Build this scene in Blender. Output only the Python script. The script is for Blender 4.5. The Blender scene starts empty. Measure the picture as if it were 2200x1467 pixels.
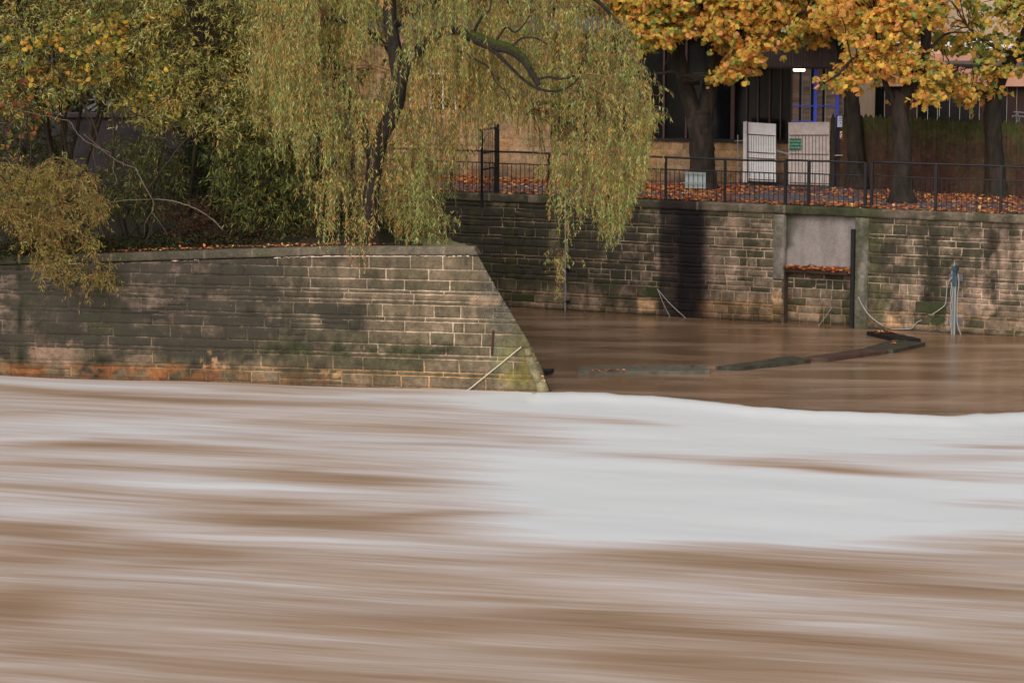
import bpy, math, random
import numpy as np
rng = np.random.default_rng(7); random.seed(7)
scene = bpy.context.scene
col = scene.collection
# ------------------------------------------------------------------ camera geometry
F, CX, CY, H = 6000.0, 1100.0, 733.5, 9.3
AP = math.atan((733.5 + 120) / F)
C0 = np.array([0, 0, H]); FW = np.array([0, math.cos(AP), -math.sin(AP)])
UP = np.array([0, math.sin(AP), math.cos(AP)]); RT = np.array([1.0, 0, 0]); ZV = np.array([0, 0, 1.0])
def ray(x, y): return FW + RT * (x - CX) / F - UP * (y - CY) / F
def onz(x, y, z=0.0):
    d = ray(x, y); return C0 + d * (z - H) / d[2]
def onY(x, y, Y):
    d = ray(x, y); return C0 + d * (Y / d[1])
def onpl(x, y, P, n):
    d = ray(x, y); return C0 + d * (np.dot(P - C0, n) / np.dot(d, n))
def proj(P):
    q = P - C0; dz = q @ FW
    return CX + F * (q @ RT) / dz, CY - F * (q @ UP) / dz
def lin(r, g, b, k=1.0):
    f = lambda c: ((c / 255 + 0.055) / 1.055) ** 2.4 if c > 10 else c / 255 / 12.92
    return np.array([f(r) * k, f(g) * k, f(b) * k])
cam = bpy.data.cameras.new('camera'); camo = bpy.data.objects.new('camera', cam); col.objects.link(camo)
cam.lens = F / 2200 * 36; cam.sensor_width = 36; cam.clip_end = 3000; cam.clip_start = 0.5
camo.location = C0; camo.rotation_euler = (math.pi / 2 - AP, 0, 0); scene.camera = camo
# ------------------------------------------------------------------ noise
_T = rng.random((256, 256))
def vn(x, y):
    xi = np.floor(x).astype(int); yi = np.floor(y).astype(int); fx = x - xi; fy = y - yi
    fx = fx * fx * (3 - 2 * fx); fy = fy * fy * (3 - 2 * fy)
    g = lambda a, b: _T[a & 255, b & 255]
    return (g(xi, yi) * (1 - fx) + g(xi + 1, yi) * fx) * (1 - fy) + (g(xi, yi + 1) * (1 - fx) + g(xi + 1, yi + 1) * fx) * fy
def fbm(x, y, o=4, s=0):
    r = 0; a = .5; t = 0
    for k in range(o):
        r = r + a * vn(x * 2 ** k + 17.3 * k + s, y * 2 ** k + 9.1 * k + s * 1.7); t += a; a *= .5
    return r / t
def ss(a, b, x): 
    t = np.clip((x - a) / (b - a), 0, 1); return t * t * (3 - 2 * t)
# ------------------------------------------------------------------ mesh helpers
def tag(o, label=None, cat=None, group=None, kind=None):
    if label: o['label'] = label
    if cat: o['category'] = cat
    if group: o['group'] = group
    if kind: o['kind'] = kind
    return o
def mesh_obj(name, V, faces, mat, parent=None, attrs=None, smooth=False):
    """faces: int array (n,k) or list of such arrays / list of tuples."""
    me = bpy.data.meshes.new(name)
    V = np.asarray(V, dtype=np.float32)
    if isinstance(faces, np.ndarray): faces = [faces]
    if len(faces) and not isinstance(faces[0], np.ndarray):
        me.from_pydata([tuple(v) for v in V.tolist()], [], [tuple(f) for f in faces])
    else:
        nv = len(V); me.vertices.add(nv); me.vertices.foreach_set('co', V.ravel())
        lt = np.concatenate([np.full(len(f), f.shape[1], dtype=np.int32) for f in faces])
        li = np.concatenate([f.ravel() for f in faces]).astype(np.int32)
        me.loops.add(len(li)); me.loops.foreach_set('vertex_index', li)
        me.polygons.add(len(lt)); ls = np.concatenate([[0], np.cumsum(lt)[:-1]]).astype(np.int32)
        me.polygons.foreach_set('loop_start', ls)
        me.polygons.foreach_set('loop_total', lt)
    if smooth: me.polygons.foreach_set('use_smooth', np.ones(len(me.polygons), dtype=bool))
    for k, v in (attrs or {}).items():
        if v.ndim == 2:
            a = me.color_attributes.new(k, 'FLOAT_COLOR', 'POINT')
            c = np.ones((len(V), 4), dtype=np.float32); c[:, :3] = v; a.data.foreach_set('color', c.ravel())
        else:
            a = me.attributes.new(k, 'FLOAT', 'POINT'); a.data.foreach_set('value', v.astype(np.float32))
    me.update(calc_edges=True); me.validate()
    if mat: me.materials.append(mat)
    o = bpy.data.objects.new(name, me); col.objects.link(o)
    if parent is not None: o.parent = parent; o.matrix_parent_inverse = parent.matrix_world.inverted() if False else o.matrix_parent_inverse
    return o
def empty(name, label, cat, group=None):
    o = bpy.data.objects.new(name, None); col.objects.link(o); return tag(o, label, cat, group)
class MB:
    def __init__(s): s.v = []; s.f = []
    def add(s, V, Fc):
        n = len(s.v); s.v += [tuple(map(float, p)) for p in V]; s.f += [tuple(i + n for i in f) for f in Fc]
    def box(s, o, a, b, c):
        """o corner, a,b,c edge vectors"""
        o, a, b, c = map(np.asarray, (o, a, b, c))
        P = [o, o + a, o + a + b, o + b, o + c, o + a + c, o + a + b + c, o + b + c]
        Fc = [(0, 3, 2, 1), (4, 5, 6, 7), (0, 1, 5, 4), (1, 2, 6, 5), (2, 3, 7, 6), (3, 0, 4, 7)]
        if np.dot(np.cross(a, b), c) < 0: Fc = [f[::-1] for f in Fc]
        s.add(P, Fc)
    def tube(s, P, R, n=8, cap=True, relief=0.0, seed=0.0):
        P = np.asarray(P, float); R = np.full(len(P), R) if np.isscalar(R) else np.asarray(R, float)
        T = np.gradient(P, axis=0); T /= np.linalg.norm(T, axis=1)[:, None] + 1e-9
        ref = np.array([0, 0, 1.0]) if abs(T[0][2]) < .8 else np.array([1.0, 0, 0])
        V = []
        for i in range(len(P)):
            a = np.cross(T[i], ref); a /= np.linalg.norm(a) + 1e-9; b = np.cross(a, T[i])
            for k in range(n):
                t = 2 * math.pi * k / n; V.append(P[i] + R[i] * (1 + (relief * (float(fbm(np.array([math.cos(t) * 3.5 + seed]), np.array([math.sin(t) * 3.5 + i * .22]), 4)[0]) - .5) if relief else 0)) * (a * math.cos(t) + b * math.sin(t)))
        Fc = [(i * n + k, i * n + (k + 1) % n, (i + 1) * n + (k + 1) % n, (i + 1) * n + k) for i in range(len(P) - 1) for k in range(n)]
        if cap: Fc += [tuple(range(n))[::-1], tuple((len(P) - 1) * n + k for k in range(n))]
        s.add(V, Fc)
    def build(s, name, mat, parent=None, smooth=False):
        return mesh_obj(name, np.array(s.v), s.f, mat, parent, smooth=smooth)
def spline(P, m=6):
    P = np.asarray(P, float)
    if len(P) < 3: return np.array([P[0] + (P[-1] - P[0]) * t for t in np.linspace(0, 1, m)])
    Q = np.vstack([2 * P[0] - P[1], P, 2 * P[-1] - P[-2]]); out = []
    for i in range(1, len(Q) - 2):
        for t in np.linspace(0, 1, m, endpoint=False):
            out.append(.5 * ((2 * Q[i]) + (-Q[i - 1] + Q[i + 1]) * t + (2 * Q[i - 1] - 5 * Q[i] + 4 * Q[i + 1] - Q[i + 2]) * t * t + (-Q[i - 1] + 3 * Q[i] - 3 * Q[i + 1] + Q[i + 2]) * t ** 3))
    out.append(Q[-2]); return np.array(out)
def tubes3(P, R):
    """many thin 3-sided tubes. P (N,K,3), R (N,K)"""
    N, K, _ = P.shape
    T = np.gradient(P, axis=1); T /= np.linalg.norm(T, axis=2, keepdims=True) + 1e-9
    ref = np.array([.31, .87, .38]); A = np.cross(T, ref); A /= np.linalg.norm(A, axis=2, keepdims=True) + 1e-9; B = np.cross(T, A)
    V = np.stack([P + R[..., None] * (A * math.cos(t) + B * math.sin(t)) for t in (0, 2.094, 4.189)], axis=2).reshape(-1, 3)
    base = (np.arange(N)[:, None, None] * K + np.arange(K - 1)[None, :, None]) * 3
    k = np.arange(3)[None, None, :]; k2 = (k + 1) % 3
    Fc = np.stack([base + k, base + k2, base + 3 + k2, base + 3 + k], axis=-1).reshape(-1, 4)
    return V, Fc
# ------------------------------------------------------------------ materials
def newmat(name):
    m = bpy.data.materials.new(name); m.use_nodes = True; nt = m.node_tree; nt.nodes.clear()
    return m, nt, nt.nodes, nt.links
def nd(nt, t, **kw):
    n = nt.nodes.new(t)
    for k, v in kw.items():
        if k.startswith('i_'):
            key = k[2:]; key = int(key) if key.isdigit() else key.replace('_', ' ')
            n.inputs[key].default_value = v
        else: setattr(n, k, v)
    return n
def simple(name, c, rough=.7, noise=.25, scale=12.0, metal=0.0, bump=0.0, c2=None, stretch=(1, 1, 1), spec=.3):
    m, nt, N, L = newmat(name)
    out = nd(nt, 'ShaderNodeOutputMaterial'); b = nd(nt, 'ShaderNodeBsdfPrincipled')
    b.inputs['Roughness'].default_value = rough; b.inputs['Metallic'].default_value = metal; b.inputs['Specular IOR Level'].default_value = spec
    tc = nd(nt, 'ShaderNodeTexCoord'); mp = nd(nt, 'ShaderNodeMapping'); mp.inputs['Scale'].default_value = stretch
    L.new(tc.outputs['Object'], mp.inputs['Vector'])
    nz = nd(nt, 'ShaderNodeTexNoise', i_Scale=scale, i_Detail=6.0, i_Roughness=.65); L.new(mp.outputs[0], nz.inputs['Vector'])
    cr = nd(nt, 'ShaderNodeMapRange'); cr.inputs[1].default_value = .3; cr.inputs[2].default_value = .7; L.new(nz.outputs[0], cr.inputs[0])
    mx = nd(nt, 'ShaderNodeMix', data_type='RGBA'); L.new(cr.outputs[0], mx.inputs[0])
    c = np.array(c); c2 = np.array(c2) if c2 is not None else c * (1 - noise) 
    if c2 is not None and noise and np.allclose(c2, c * (1 - noise)): c = c * (1 + noise * .6)
    mx.inputs[6].default_value = (*c2, 1); mx.inputs[7].default_value = (*c, 1)
    L.new(mx.outputs[2], b.inputs['Base Color'])
    if bump:
        bp = nd(nt, 'ShaderNodeBump', i_Strength=bump, i_Distance=.01); L.new(nz.outputs[0], bp.inputs['Height']); L.new(bp.outputs[0], b.inputs['Normal'])
    L.new(b.outputs[0], out.inputs[0]); return m
def foliage(name, trans=.35):
    m, nt, N, L = newmat(name)
    out = nd(nt, 'ShaderNodeOutputMaterial'); at = nd(nt, 'ShaderNodeAttribute', attribute_name='Col')
    d = nd(nt, 'ShaderNodeBsdfPrincipled', i_Roughness=.6); d.inputs['Specular IOR Level'].default_value = .25
    t = nd(nt, 'ShaderNodeBsdfTranslucent')
    mx = nd(nt, 'ShaderNodeMixShader', i_0=trans); L.new(at.outputs[0], d.inputs['Base Color']); L.new(at.outputs[0], t.inputs[0])
    L.new(d.outputs[0], mx.inputs[1]); L.new(t.outputs[0], mx.inputs[2]); L.new(mx.outputs[0], out.inputs[0]); return m
def attr_stone(name, bump=.35, soft=False):
    m, nt, N, L = newmat(name)
    out = nd(nt, 'ShaderNodeOutputMaterial'); b = nd(nt, 'ShaderNodeBsdfPrincipled', i_Roughness=.85); b.inputs['Specular IOR Level'].default_value = .25
    at = nd(nt, 'ShaderNodeAttribute', attribute_name='Col'); am = nd(nt, 'ShaderNodeAttribute', attribute_name='Moss')
    al = nd(nt, 'ShaderNodeAttribute', attribute_name='Lichen')
    tc = nd(nt, 'ShaderNodeTexCoord')
    n1 = nd(nt, 'ShaderNodeTexNoise', i_Scale=9.0, i_Detail=8.0, i_Roughness=.75); L.new(tc.outputs['Object'], n1.inputs[0])
    n2 = nd(nt, 'ShaderNodeTexNoise', i_Scale=55.0, i_Detail=4.0, i_Roughness=.7); L.new(tc.outputs['Object'], n2.inputs[0])
    r1 = nd(nt, 'ShaderNodeMapRange', i_1=.3, i_2=.7, i_3=.62, i_4=1.38); L.new(n1.outputs[0], r1.inputs[0])
    r2 = nd(nt, 'ShaderNodeMapRange', i_1=.3, i_2=.7, i_3=.66, i_4=1.34); L.new(n2.outputs[0], r2.inputs[0])
    mu = nd(nt, 'ShaderNodeMath', operation='MULTIPLY'); L.new(r1.outputs[0], mu.inputs[0]); L.new(r2.outputs[0], mu.inputs[1])
    n5 = nd(nt, 'ShaderNodeTexNoise', i_Scale=2.6, i_Detail=11.0, i_Roughness=.78); L.new(tc.outputs['Object'], n5.inputs[0])
    r5 = nd(nt, 'ShaderNodeMapRange', i_1=.38, i_2=.6, i_3=.62, i_4=1.2); L.new(n5.outputs[0], r5.inputs[0])
    if soft: r5.inputs[3].default_value = .9; r5.inputs[4].default_value = 1.08; r1.inputs[3].default_value = .88; r1.inputs[4].default_value = 1.1
    mu5 = nd(nt, 'ShaderNodeMath', operation='MULTIPLY'); L.new(mu.outputs[0], mu5.inputs[0]); L.new(r5.outputs[0], mu5.inputs[1]); mu = mu5
    vm = nd(nt, 'ShaderNodeVectorMath', operation='SCALE'); L.new(at.outputs[0], vm.inputs[0]); L.new(mu.outputs[0], vm.inputs['Scale'])
    # black algae crust with crisp ragged edges
    ag = nd(nt, 'ShaderNodeAttribute', attribute_name='Algae'); mpa = nd(nt, 'ShaderNodeMapping'); mpa.inputs['Scale'].default_value = (1, 1, .7); L.new(tc.outputs['Object'], mpa.inputs[0])
    n6 = nd(nt, 'ShaderNodeTexNoise', i_Scale=8.0, i_Detail=12.0, i_Roughness=.85); L.new(mpa.outputs[0], n6.inputs[0])
    s6 = nd(nt, 'ShaderNodeMath', operation='ADD'); L.new(ag.outputs['Fac'], s6.inputs[0]); L.new(n6.outputs[0], s6.inputs[1])
    r6 = nd(nt, 'ShaderNodeMapRange', i_1=.95, i_2=1.06, i_4=.85); L.new(s6.outputs[0], r6.inputs[0])
    m6 = nd(nt, 'ShaderNodeMix', data_type='RGBA'); L.new(r6.outputs[0], m6.inputs[0]); L.new(vm.outputs[0], m6.inputs[6])
    c6 = nd(nt, 'ShaderNodeMix', data_type='RGBA'); L.new(n2.outputs[0], c6.inputs[0]); c6.inputs[6].default_value = (.010, .009, .006, 1); c6.inputs[7].default_value = (.085, .072, .052, 1); L.new(c6.outputs[2], m6.inputs[7])
    # moss
    n3 = nd(nt, 'ShaderNodeTexNoise', i_Scale=14.0, i_Detail=7.0, i_Roughness=.7); L.new(tc.outputs['Object'], n3.inputs[0])
    sm = nd(nt, 'ShaderNodeMath', operation='ADD'); L.new(am.outputs['Fac'], sm.inputs[0]); L.new(n3.outputs[0], sm.inputs[1])
    rm = nd(nt, 'ShaderNodeMapRange', i_1=.88, i_2=1.2); L.new(sm.outputs[0], rm.inputs[0])
    mm = nd(nt, 'ShaderNodeMix', data_type='RGBA'); L.new(rm.outputs[0], mm.inputs[0]); L.new(m6.outputs[2], mm.inputs[6])
    mg = nd(nt, 'ShaderNodeMix', data_type='RGBA'); L.new(n2.outputs[0], mg.inputs[0])
    mg.inputs[6].default_value = (.014, .018, .007, 1); mg.inputs[7].default_value = (.075, .085, .032, 1)
    L.new(mg.outputs[2], mm.inputs[7])
    # lichen specks
    n4 = nd(nt, 'ShaderNodeTexNoise', i_Scale=26.0, i_Detail=5.0, i_Roughness=.75); L.new(tc.outputs['Object'], n4.inputs[0])
    s4 = nd(nt, 'ShaderNodeMath', operation='ADD'); L.new(al.outputs['Fac'], s4.inputs[0]); L.new(n4.outputs[0], s4.inputs[1])
    r4 = nd(nt, 'ShaderNodeMapRange', i_1=1.02, i_2=1.14); L.new(s4.outputs[0], r4.inputs[0])
    ml = nd(nt, 'ShaderNodeMix', data_type='RGBA'); L.new(r4.outputs[0], ml.inputs[0]); L.new(mm.outputs[2], ml.inputs[6]); ml.inputs[7].default_value = (.30, .33, .29, 1)
    L.new(ml.outputs[2], b.inputs['Base Color'])
    bp = nd(nt, 'ShaderNodeBump', i_Strength=bump, i_Distance=.02); L.new(n1.outputs[0], bp.inputs['Height']); L.new(bp.outputs[0], b.inputs['Normal'])
    L.new(b.outputs[0], out.inputs[0]); return m
M = {}
M['stone'] = attr_stone('weathered_stone'); M['cast'] = attr_stone('cast_concrete', .15, True)
M['iron'] = simple('black_iron', (.018, .017, .018), .45, .3, 20)
M['bark'] = simple('bark', lin(62, 54, 44), .9, .5, 9, c2=lin(20, 20, 14), bump=.6, stretch=(1, 1, .3))
M['maple_bark'] = simple('maple_bark', lin(68, 54, 46), .9, .5, 7, c2=lin(20, 26, 17), bump=.8, stretch=(1, 1, .35))
M['twig'] = simple('twig_bark', lin(132, 102, 68), .85, .3, 6)
M['twig_dark'] = simple('dark_twig', lin(62, 50, 38), .85, .3, 6)
M['pale_twig'] = simple('pale_branch', lin(112, 100, 86), .8, .3, 14)
M['moss'] = simple('moss', lin(70, 78, 26), .95, .5, 22, c2=lin(36, 40, 16), bump=.6)
M['leaf'] = foliage('leaves', .5)
M['litter'] = foliage('fallen_leaf', .1)
M['asphalt'] = simple('asphalt', lin(98, 92, 98), .85, .25, 3, bump=.2)
M['concrete'] = simple('concrete', lin(150, 142, 134), .85, .2, 5, c2=lin(112, 104, 96), bump=.2)
M['white'] = simple('white_paint', lin(244, 241, 242), .5, .1, 7, c2=lin(225, 220, 218))
M['dullwhite'] = simple('dull_white_paint', lin(222, 206, 200), .6, .12, 7, c2=lin(190, 174, 166))
M['rust'] = simple('rusty_edge', lin(120, 92, 70), .8, .3, 20)
M['glass'] = simple('dark_glass', (.008, .008, .009), .12, .2, 2, spec=.5)
M['mullion'] = simple('brown_mullion', lin(86, 66, 62), .6, .2, 9)
M['mullion_light'] = simple('cream_mullion', lin(190, 178, 156), .6, .15, 9)
M['brownpanel'] = simple('brown_board', lin(70, 44, 40), .8, .35, 3, stretch=(6, 6, .5), c2=lin(42, 30, 26))
M['fascia'] = simple('ribbed_metal', lin(104, 92, 90), .6, .2, 5)
M['pink'] = simple('pink_render', lin(214, 160, 134), .85, .12, 2, c2=lin(190, 136, 112))
M['tan'] = simple('tan_render', lin(214, 184, 150), .85, .1, 2, c2=lin(190, 160, 126))
M['whiteroof'] = simple('white_roof_sheet', lin(235, 235, 240), .6, .05, 3)
M['blue'] = simple('blue_paint', lin(84, 100, 225), .5, .1, 6)
M['navy'] = simple('navy_board', lin(24, 24, 44), .7, .1, 4)
M['painted_reflection'] = simple('painted_brick_reflection', lin(190, 158, 134), .5, .35, 3, c2=lin(96, 78, 68), stretch=(.5, .5, 3))  # reflection of brick in the window, put into the base colour
M['green'] = simple('green_sign', lin(30, 110, 78), .5, .05, 4)
M['red'] = simple('red_paint', lin(200, 60, 56), .5, .05, 4)
M['paper'] = simple('notice_sheet', lin(214, 212, 235), .6, .04, 4)
M['ink'] = simple('print_ink', lin(70, 66, 90), .7, .05, 4)
M['grey'] = simple('galvanised_steel', lin(150, 152, 150), .5, .12, 12, metal=.2)
M['rope'] = simple('grey_rope', lin(165, 160, 155), .85, .2, 60)
M['rope_tan'] = simple('tan_rope', lin(205, 190, 165), .85, .15, 60)
M['teal'] = simple('teal_paint', lin(50, 78, 90), .5, .25, 15)
M['soil'] = simple('soil', lin(62, 52, 40), .95, .5, 4, c2=lin(34, 34, 22), bump=.8)
M['timber'] = simple('wet_timber', lin(84, 80, 66), .6, .4, 5, c2=lin(44, 42, 34), bump=.5)
M['timber_grey'] = simple('grey_wet_timber', lin(116, 108, 94), .7, .3, 6, c2=lin(74, 74, 62), bump=.5)
M['timber_red'] = simple('red_wet_timber', lin(96, 72, 62), .5, .3, 6, c2=lin(62, 46, 40), bump=.5)
M['timber_black'] = simple('black_timber', lin(40, 34, 32), .6, .4, 5, c2=lin(20, 18, 17), bump=.5)
M['darkwall'] = simple('dark_render', lin(78, 68, 70), .9, .3, 2, c2=lin(48, 42, 44), bump=.3)
M['skylamp'] = None
# ------------------------------------------------------------------ reference planes
QA = onz(1100, 660); QB = onz(2200, 725); QU = (QB - QA); QU /= np.linalg.norm(QU); QN = np.array([QU[1], -QU[0], 0.0])
def qpt(u, z, off=0.0): return QA + QU * u + ZV * z + QN * off
def quz(x, y, off=0.0):
    p = onpl(x, y, QA + QN * off, QN); return float(np.dot(p - QA, QU)), float(p[2])
PA = onz(0, 805); PB = onz(1180, 843); PU = (PB - PA); PU /= np.linalg.norm(PU); PN = np.array([PU[1], -PU[0], 0.0])
def ppt(u, z, off=0.0): return PA + PU * u + ZV * z + PN * off
def puz(x, y, off=0.0):
    p = onpl(x, y, PA + PN * off, PN); return float(np.dot(p - PA, PU)), float(p[2])
QT = 2.92   # promenade level
BA = onz(950, 381, QT); BB = onz(1600, 393, QT); BU = BB - BA; BU /= np.linalg.norm(BU); BN = np.array([BU[1], -BU[0], 0.0])
def bpt(u, z, off=0.0): return np.array([BA[0], BA[1], 0]) + BU * u + ZV * z + BN * off
def buz(x, y, off=0.0):
    p = onpl(x, y, BA + BN * off, BN); return float(np.dot(p - BA, BU)), float(p[2])
# ------------------------------------------------------------------ masonry
def masonry(name, ptf, ulo, uhi, zs, blen, colf, parent=None, gap=.015, clamp=None, cell=.07, rough=.004, seed=1, skip=None, split=.16, inset=.012):
    R = np.random.default_rng(seed); Us, Zs, Os, Rid, isb = [], [], [], [], []; faces = []; nv = 0
    def grid(ug, zg, og, rid, b):
        nonlocal nv
        a, c = ug.shape; Us.append(ug.ravel()); Zs.append(zg.ravel()); Os.append(og.ravel())
        Rid.append(np.full(a * c, rid)); isb.append(np.full(a * c, b))
        i = np.arange(a - 1)[:, None] * c + np.arange(c - 1)[None, :]
        faces.append(np.stack([i, i + 1, i + c + 1, i + c], -1).reshape(-1, 4) + nv); nv += a * c
    def block(a, b2, z0, z1):
        hgt = z1 - z0; nu = max(2, int((b2 - a) / cell)); nz = max(2, int(hgt / cell))
        if hgt < .035 or b2 - a < .05: return
        ug = np.concatenate([[a], np.linspace(a + .010, b2 - .010, nu), [b2]]); zg = np.concatenate([[z0], np.linspace(z0 + .008, z1 - .008, nz), [z1]])
        U2, Z2 = np.meshgrid(ug, zg); O2 = np.full(U2.shape, R.uniform(-.25, .6) * inset) + R.normal(0, rough, U2.shape)
        O2[0, :] = O2[-1, :] = -inset; O2[:, 0] = O2[:, -1] = -inset
        U2 = U2 + (fbm(U2 * 9, Z2 * 9, 2, 3) - .5) * .016; Z2 = Z2 + (fbm(U2 * 7, Z2 * 7, 2, 9) - .5) * .016
        grid(U2, Z2, O2, R.random(), 1)
    for k in range(len(zs) - 1):
        z0, z1 = zs[k] + gap / 2, zs[k + 1] - gap / 2
        if z1 - z0 < .03: continue
        hgt = z1 - z0; u = ulo - R.random() * blen
        while u < uhi:
            L = blen * (R.uniform(.55, 1.5)) * (1.25 if hgt < .14 else 1.0)
            a, b2 = max(u + gap / 2, ulo), min(u + L - gap / 2, uhi); u += L
            if b2 - a < .05: continue
            if skip and skip((a + b2) / 2, (z0 + z1) / 2): continue
            if hgt > .2 and R.random() < split:
                zm = z0 + hgt * R.uniform(.35, .65); um = a + (b2 - a) * R.uniform(.35, .65)
                subs = [(a, b2, z0, zm - gap / 2)] + ([(a, um - gap / 2, zm + gap / 2, z1), (um + gap / 2, b2, zm + gap / 2, z1)] if R.random() < .5 and b2 - a > .4 else [(a, b2, zm + gap / 2, z1)])
            elif hgt > .2 and b2 - a > .7 * blen and R.random() < split: um = a + (b2 - a) * R.uniform(.3, .7); subs = [(a, um - gap / 2, z0, z1), (um + gap / 2, b2, z0, z1)]
            else: subs = [(a, b2, z0, z1)]
            for (sa, sb_, sz0, sz1) in subs: block(sa, sb_, sz0, sz1)
    ug = np.arange(ulo, uhi + .05, .05); ug[-1] = uhi; zg = np.arange(zs[0], zs[-1] + .05, .05); zg[-1] = zs[-1]
    U2, Z2 = np.meshgrid(ug, zg); grid(U2, Z2, -inset * .58 + R.normal(0, inset * .1, U2.shape), .5, 0)
    U = np.concatenate(Us); Z = np.concatenate(Zs); O = np.concatenate(Os); RI = np.concatenate(Rid); IB = np.concatenate(isb)
    if clamp: U, Z = clamp(U, Z)
    P = ptf(U[:, None] * 1.0, Z[:, None], O[:, None])
    px, py = proj(P)
    res = colf(U, Z, px, py, RI, IB); c, moss, lich = res[:3]; alg = res[3] if len(res) > 3 else np.full(len(U), -1.0)
    return mesh_obj(name, P, np.concatenate(faces), M['stone'], parent, {'Col': c, 'Moss': moss, 'Lichen': lich, 'Algae': alg})
def box_mask(px, py, x0, x1, y0, y1, s=12, wob=10, seed=0):
    """soft-edged patch given by its extent on the wall"""
    wx = (fbm(px / 40, py / 55, 3, seed) - .5) * 2 * wob; wy = (fbm(px / 45 + 7, py / 40, 3, seed + 5) - .5) * 2 * wob
    X = px + wx; Y = py + wy
    return ss(x0 - s, x0 + s, X) * (1 - ss(x1 - s, x1 + s, X)) * ss(y0 - s, y0 + s, Y) * (1 - ss(y1 - s, y1 + s, Y))
def mixc(c, m, t): m = np.clip(m, 0, 1)[:, None]; return c * (1 - m) + np.asarray(t)[None, :] * m
K = 1.25
def pier_col(U, Z, px, py, R, IB):
    mf0 = np.where(IB > 0, 1, .7); n = len(U); tan = lin(120, 103, 83, K); gr = lin(90, 80, 62, K); 
    t = R[:, None]; c = tan * (1 - t) + gr * t; c = c * (1 + .25 * (fbm(R * 91, R * 37, 1) - .5))[:, None]
    low = ss(0.9, 0.2, Z); mort = lin(196, 170, 144, 1.1) * (1 - low[:, None]) + lin(205, 158, 104, 1.1) * low[:, None]; mort = mort * (.6 + .4 * ss(300, 900, px))[:, None]
    orange = box_mask(px, py, -60, 470, 786, 850, 5, 7, 2) * .9
    c = np.where(IB[:, None] > 0, c, mort)
    st = fbm(U * .9, Z * 1.6, 6, 3) + .5 * (fbm(U * 9, Z * 11, 4, 19) - .5); stv = fbm(U * 3.2, Z * .5, 5, 11) + .25 * (fbm(U * 12, Z * 5, 3, 29) - .5)
    c = mixc(c, ss(950, 420, px) * .62 * ss(.3, .7, Z) * mf0, lin(56, 51, 44, 1.0)); c = c * (.8 + .5 * fbm(U * 6, Z * 8, 4, 91))[:, None]; jb = (R * 7.3 % 1)
    # black algae over the left two thirds
    dk = np.clip(ss(900, 440, px) * .95 * ss(.36, .50, st * .6 + stv * .4 + (jb - .5) * .07) + box_mask(px, py, 230, 560, 560, 730, 60, 40, 5) * .55, 0, 1)
    dk *= 1 - .75 * ss(770, 800, py)
    mfade = np.where(IB > 0, 1, .55 + .9 * ss(.35, .6, fbm(U * 1.3, Z * 5, 4, 77))).clip(0, 1)
    c = mixc(c, dk * .6 * mfade, lin(60, 54, 44, 1.0)); alg = .29 + .26 * dk + (jb - .5) * .2 - .5 * ss(.75, .2, Z) - .38 * ss(560, 900, px) + .12 * ss(.45, .6, fbm(U * 1.2, Z * 1.8, 3, 61))
    c = mixc(c, ss(.50, .62, fbm(U * 1.3 + 5, Z * 2.2, 5, 21)) * ss(960, 500, px) * .85 * mfade, lin(46, 42, 37, 1.0))
    c = mixc(c, box_mask(px, py, 690, 790, 655, 715, 14, 16, 7) * .9 * mfade, lin(44, 40, 34, 1.0))
    c = mixc(c, ss(.42, .6, stv) * .5 * mfade, lin(76, 72, 54, 1.0)); c = mixc(c, ss(.5, .62, fbm(U * 2.2, Z * 6, 4, 55)) * ss(700, 300, px) * .5 * ss(.6, 1.2, Z), lin(128, 108, 94, 1.1))
    # green film low and near the end
    c = mixc(c, box_mask(px, py, 470, 1010, 718, 800, 26, 20, 4) * .6 * ss(.38, .56, fbm(U * 2.6, Z * 5, 5, 44)) * mfade, lin(78, 74, 52, 1.0))
    c = mixc(c, box_mask(px, py, 560, 980, 738, 766, 8, 10, 9) * .75 * ss(.42, .54, fbm(U * 5, Z * 7, 5, 45)), lin(46, 54, 30, 1.0))
    c = mixc(c, box_mask(px, py, 1052, 1098, 722, 812, 14, 10, 8) * .6 * ss(.3, .55, fbm(U * 9, Z * 5, 4, 53)), lin(92, 106, 74, 1.0))
    c = mixc(c, box_mask(px, py, 1078, 1150, 745, 850, 12, 12, 6) * .75 * ss(.3, .62, fbm(U * 8, Z * 6, 5, 52)), lin(122, 112, 56, 1.1))
    c = mixc(c, box_mask(px, py, 1100, 1160, 680, 760, 10, 12, 16) * .6, lin(100, 96, 64, 1.0))
    c = mixc(c, box_mask(px, py, 1030 , 1110, 570, 720, 18, 16, 12) * ss(-40, 10, px - (1018 + (py - 532) * .61) + 60) * .75, lin(82, 78, 66, 1.0))
    # streaks
    for x, w, k in ((45, 9, .85), (215, 10, .8), (128, 5, .4), (360, 6, .4)):
        c = mixc(c, np.exp(-((px - x - (fbm(px * 0, py / 60, 2, x) - .5) * 14) / w) ** 2) * k * ss(.25, .5, fbm(U * 2, Z * 2, 3, x)) * 1.2, lin(40, 42, 26, 1.0))
    # clean pinkish patch, pale scour, orange iron stain
    c = mixc(c, box_mask(px, py, 70, 168, 735, 786, 12, 14, 1) * .6, lin(150, 120, 100, 1.2))
    c = mixc(c, box_mask(px, py, 436, 492, 758, 790, 6, 8, 31) * ss(.45, .6, fbm(U * 9, Z * 12, 4)) * .8, lin(190, 150, 108, 1.1))
    c = mixc(c, box_mask(px, py, 690, 735, 798, 815, 5, 7, 32) * ss(.4, .52, fbm(U * 9, Z * 12, 4, 2)) * .8, lin(195, 152, 100, 1.1))
    c = mixc(c, box_mask(px, py, 1010, 1075, 640, 658, 6, 6, 33) * .7, lin(170, 140, 115, 1.15))
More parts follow.
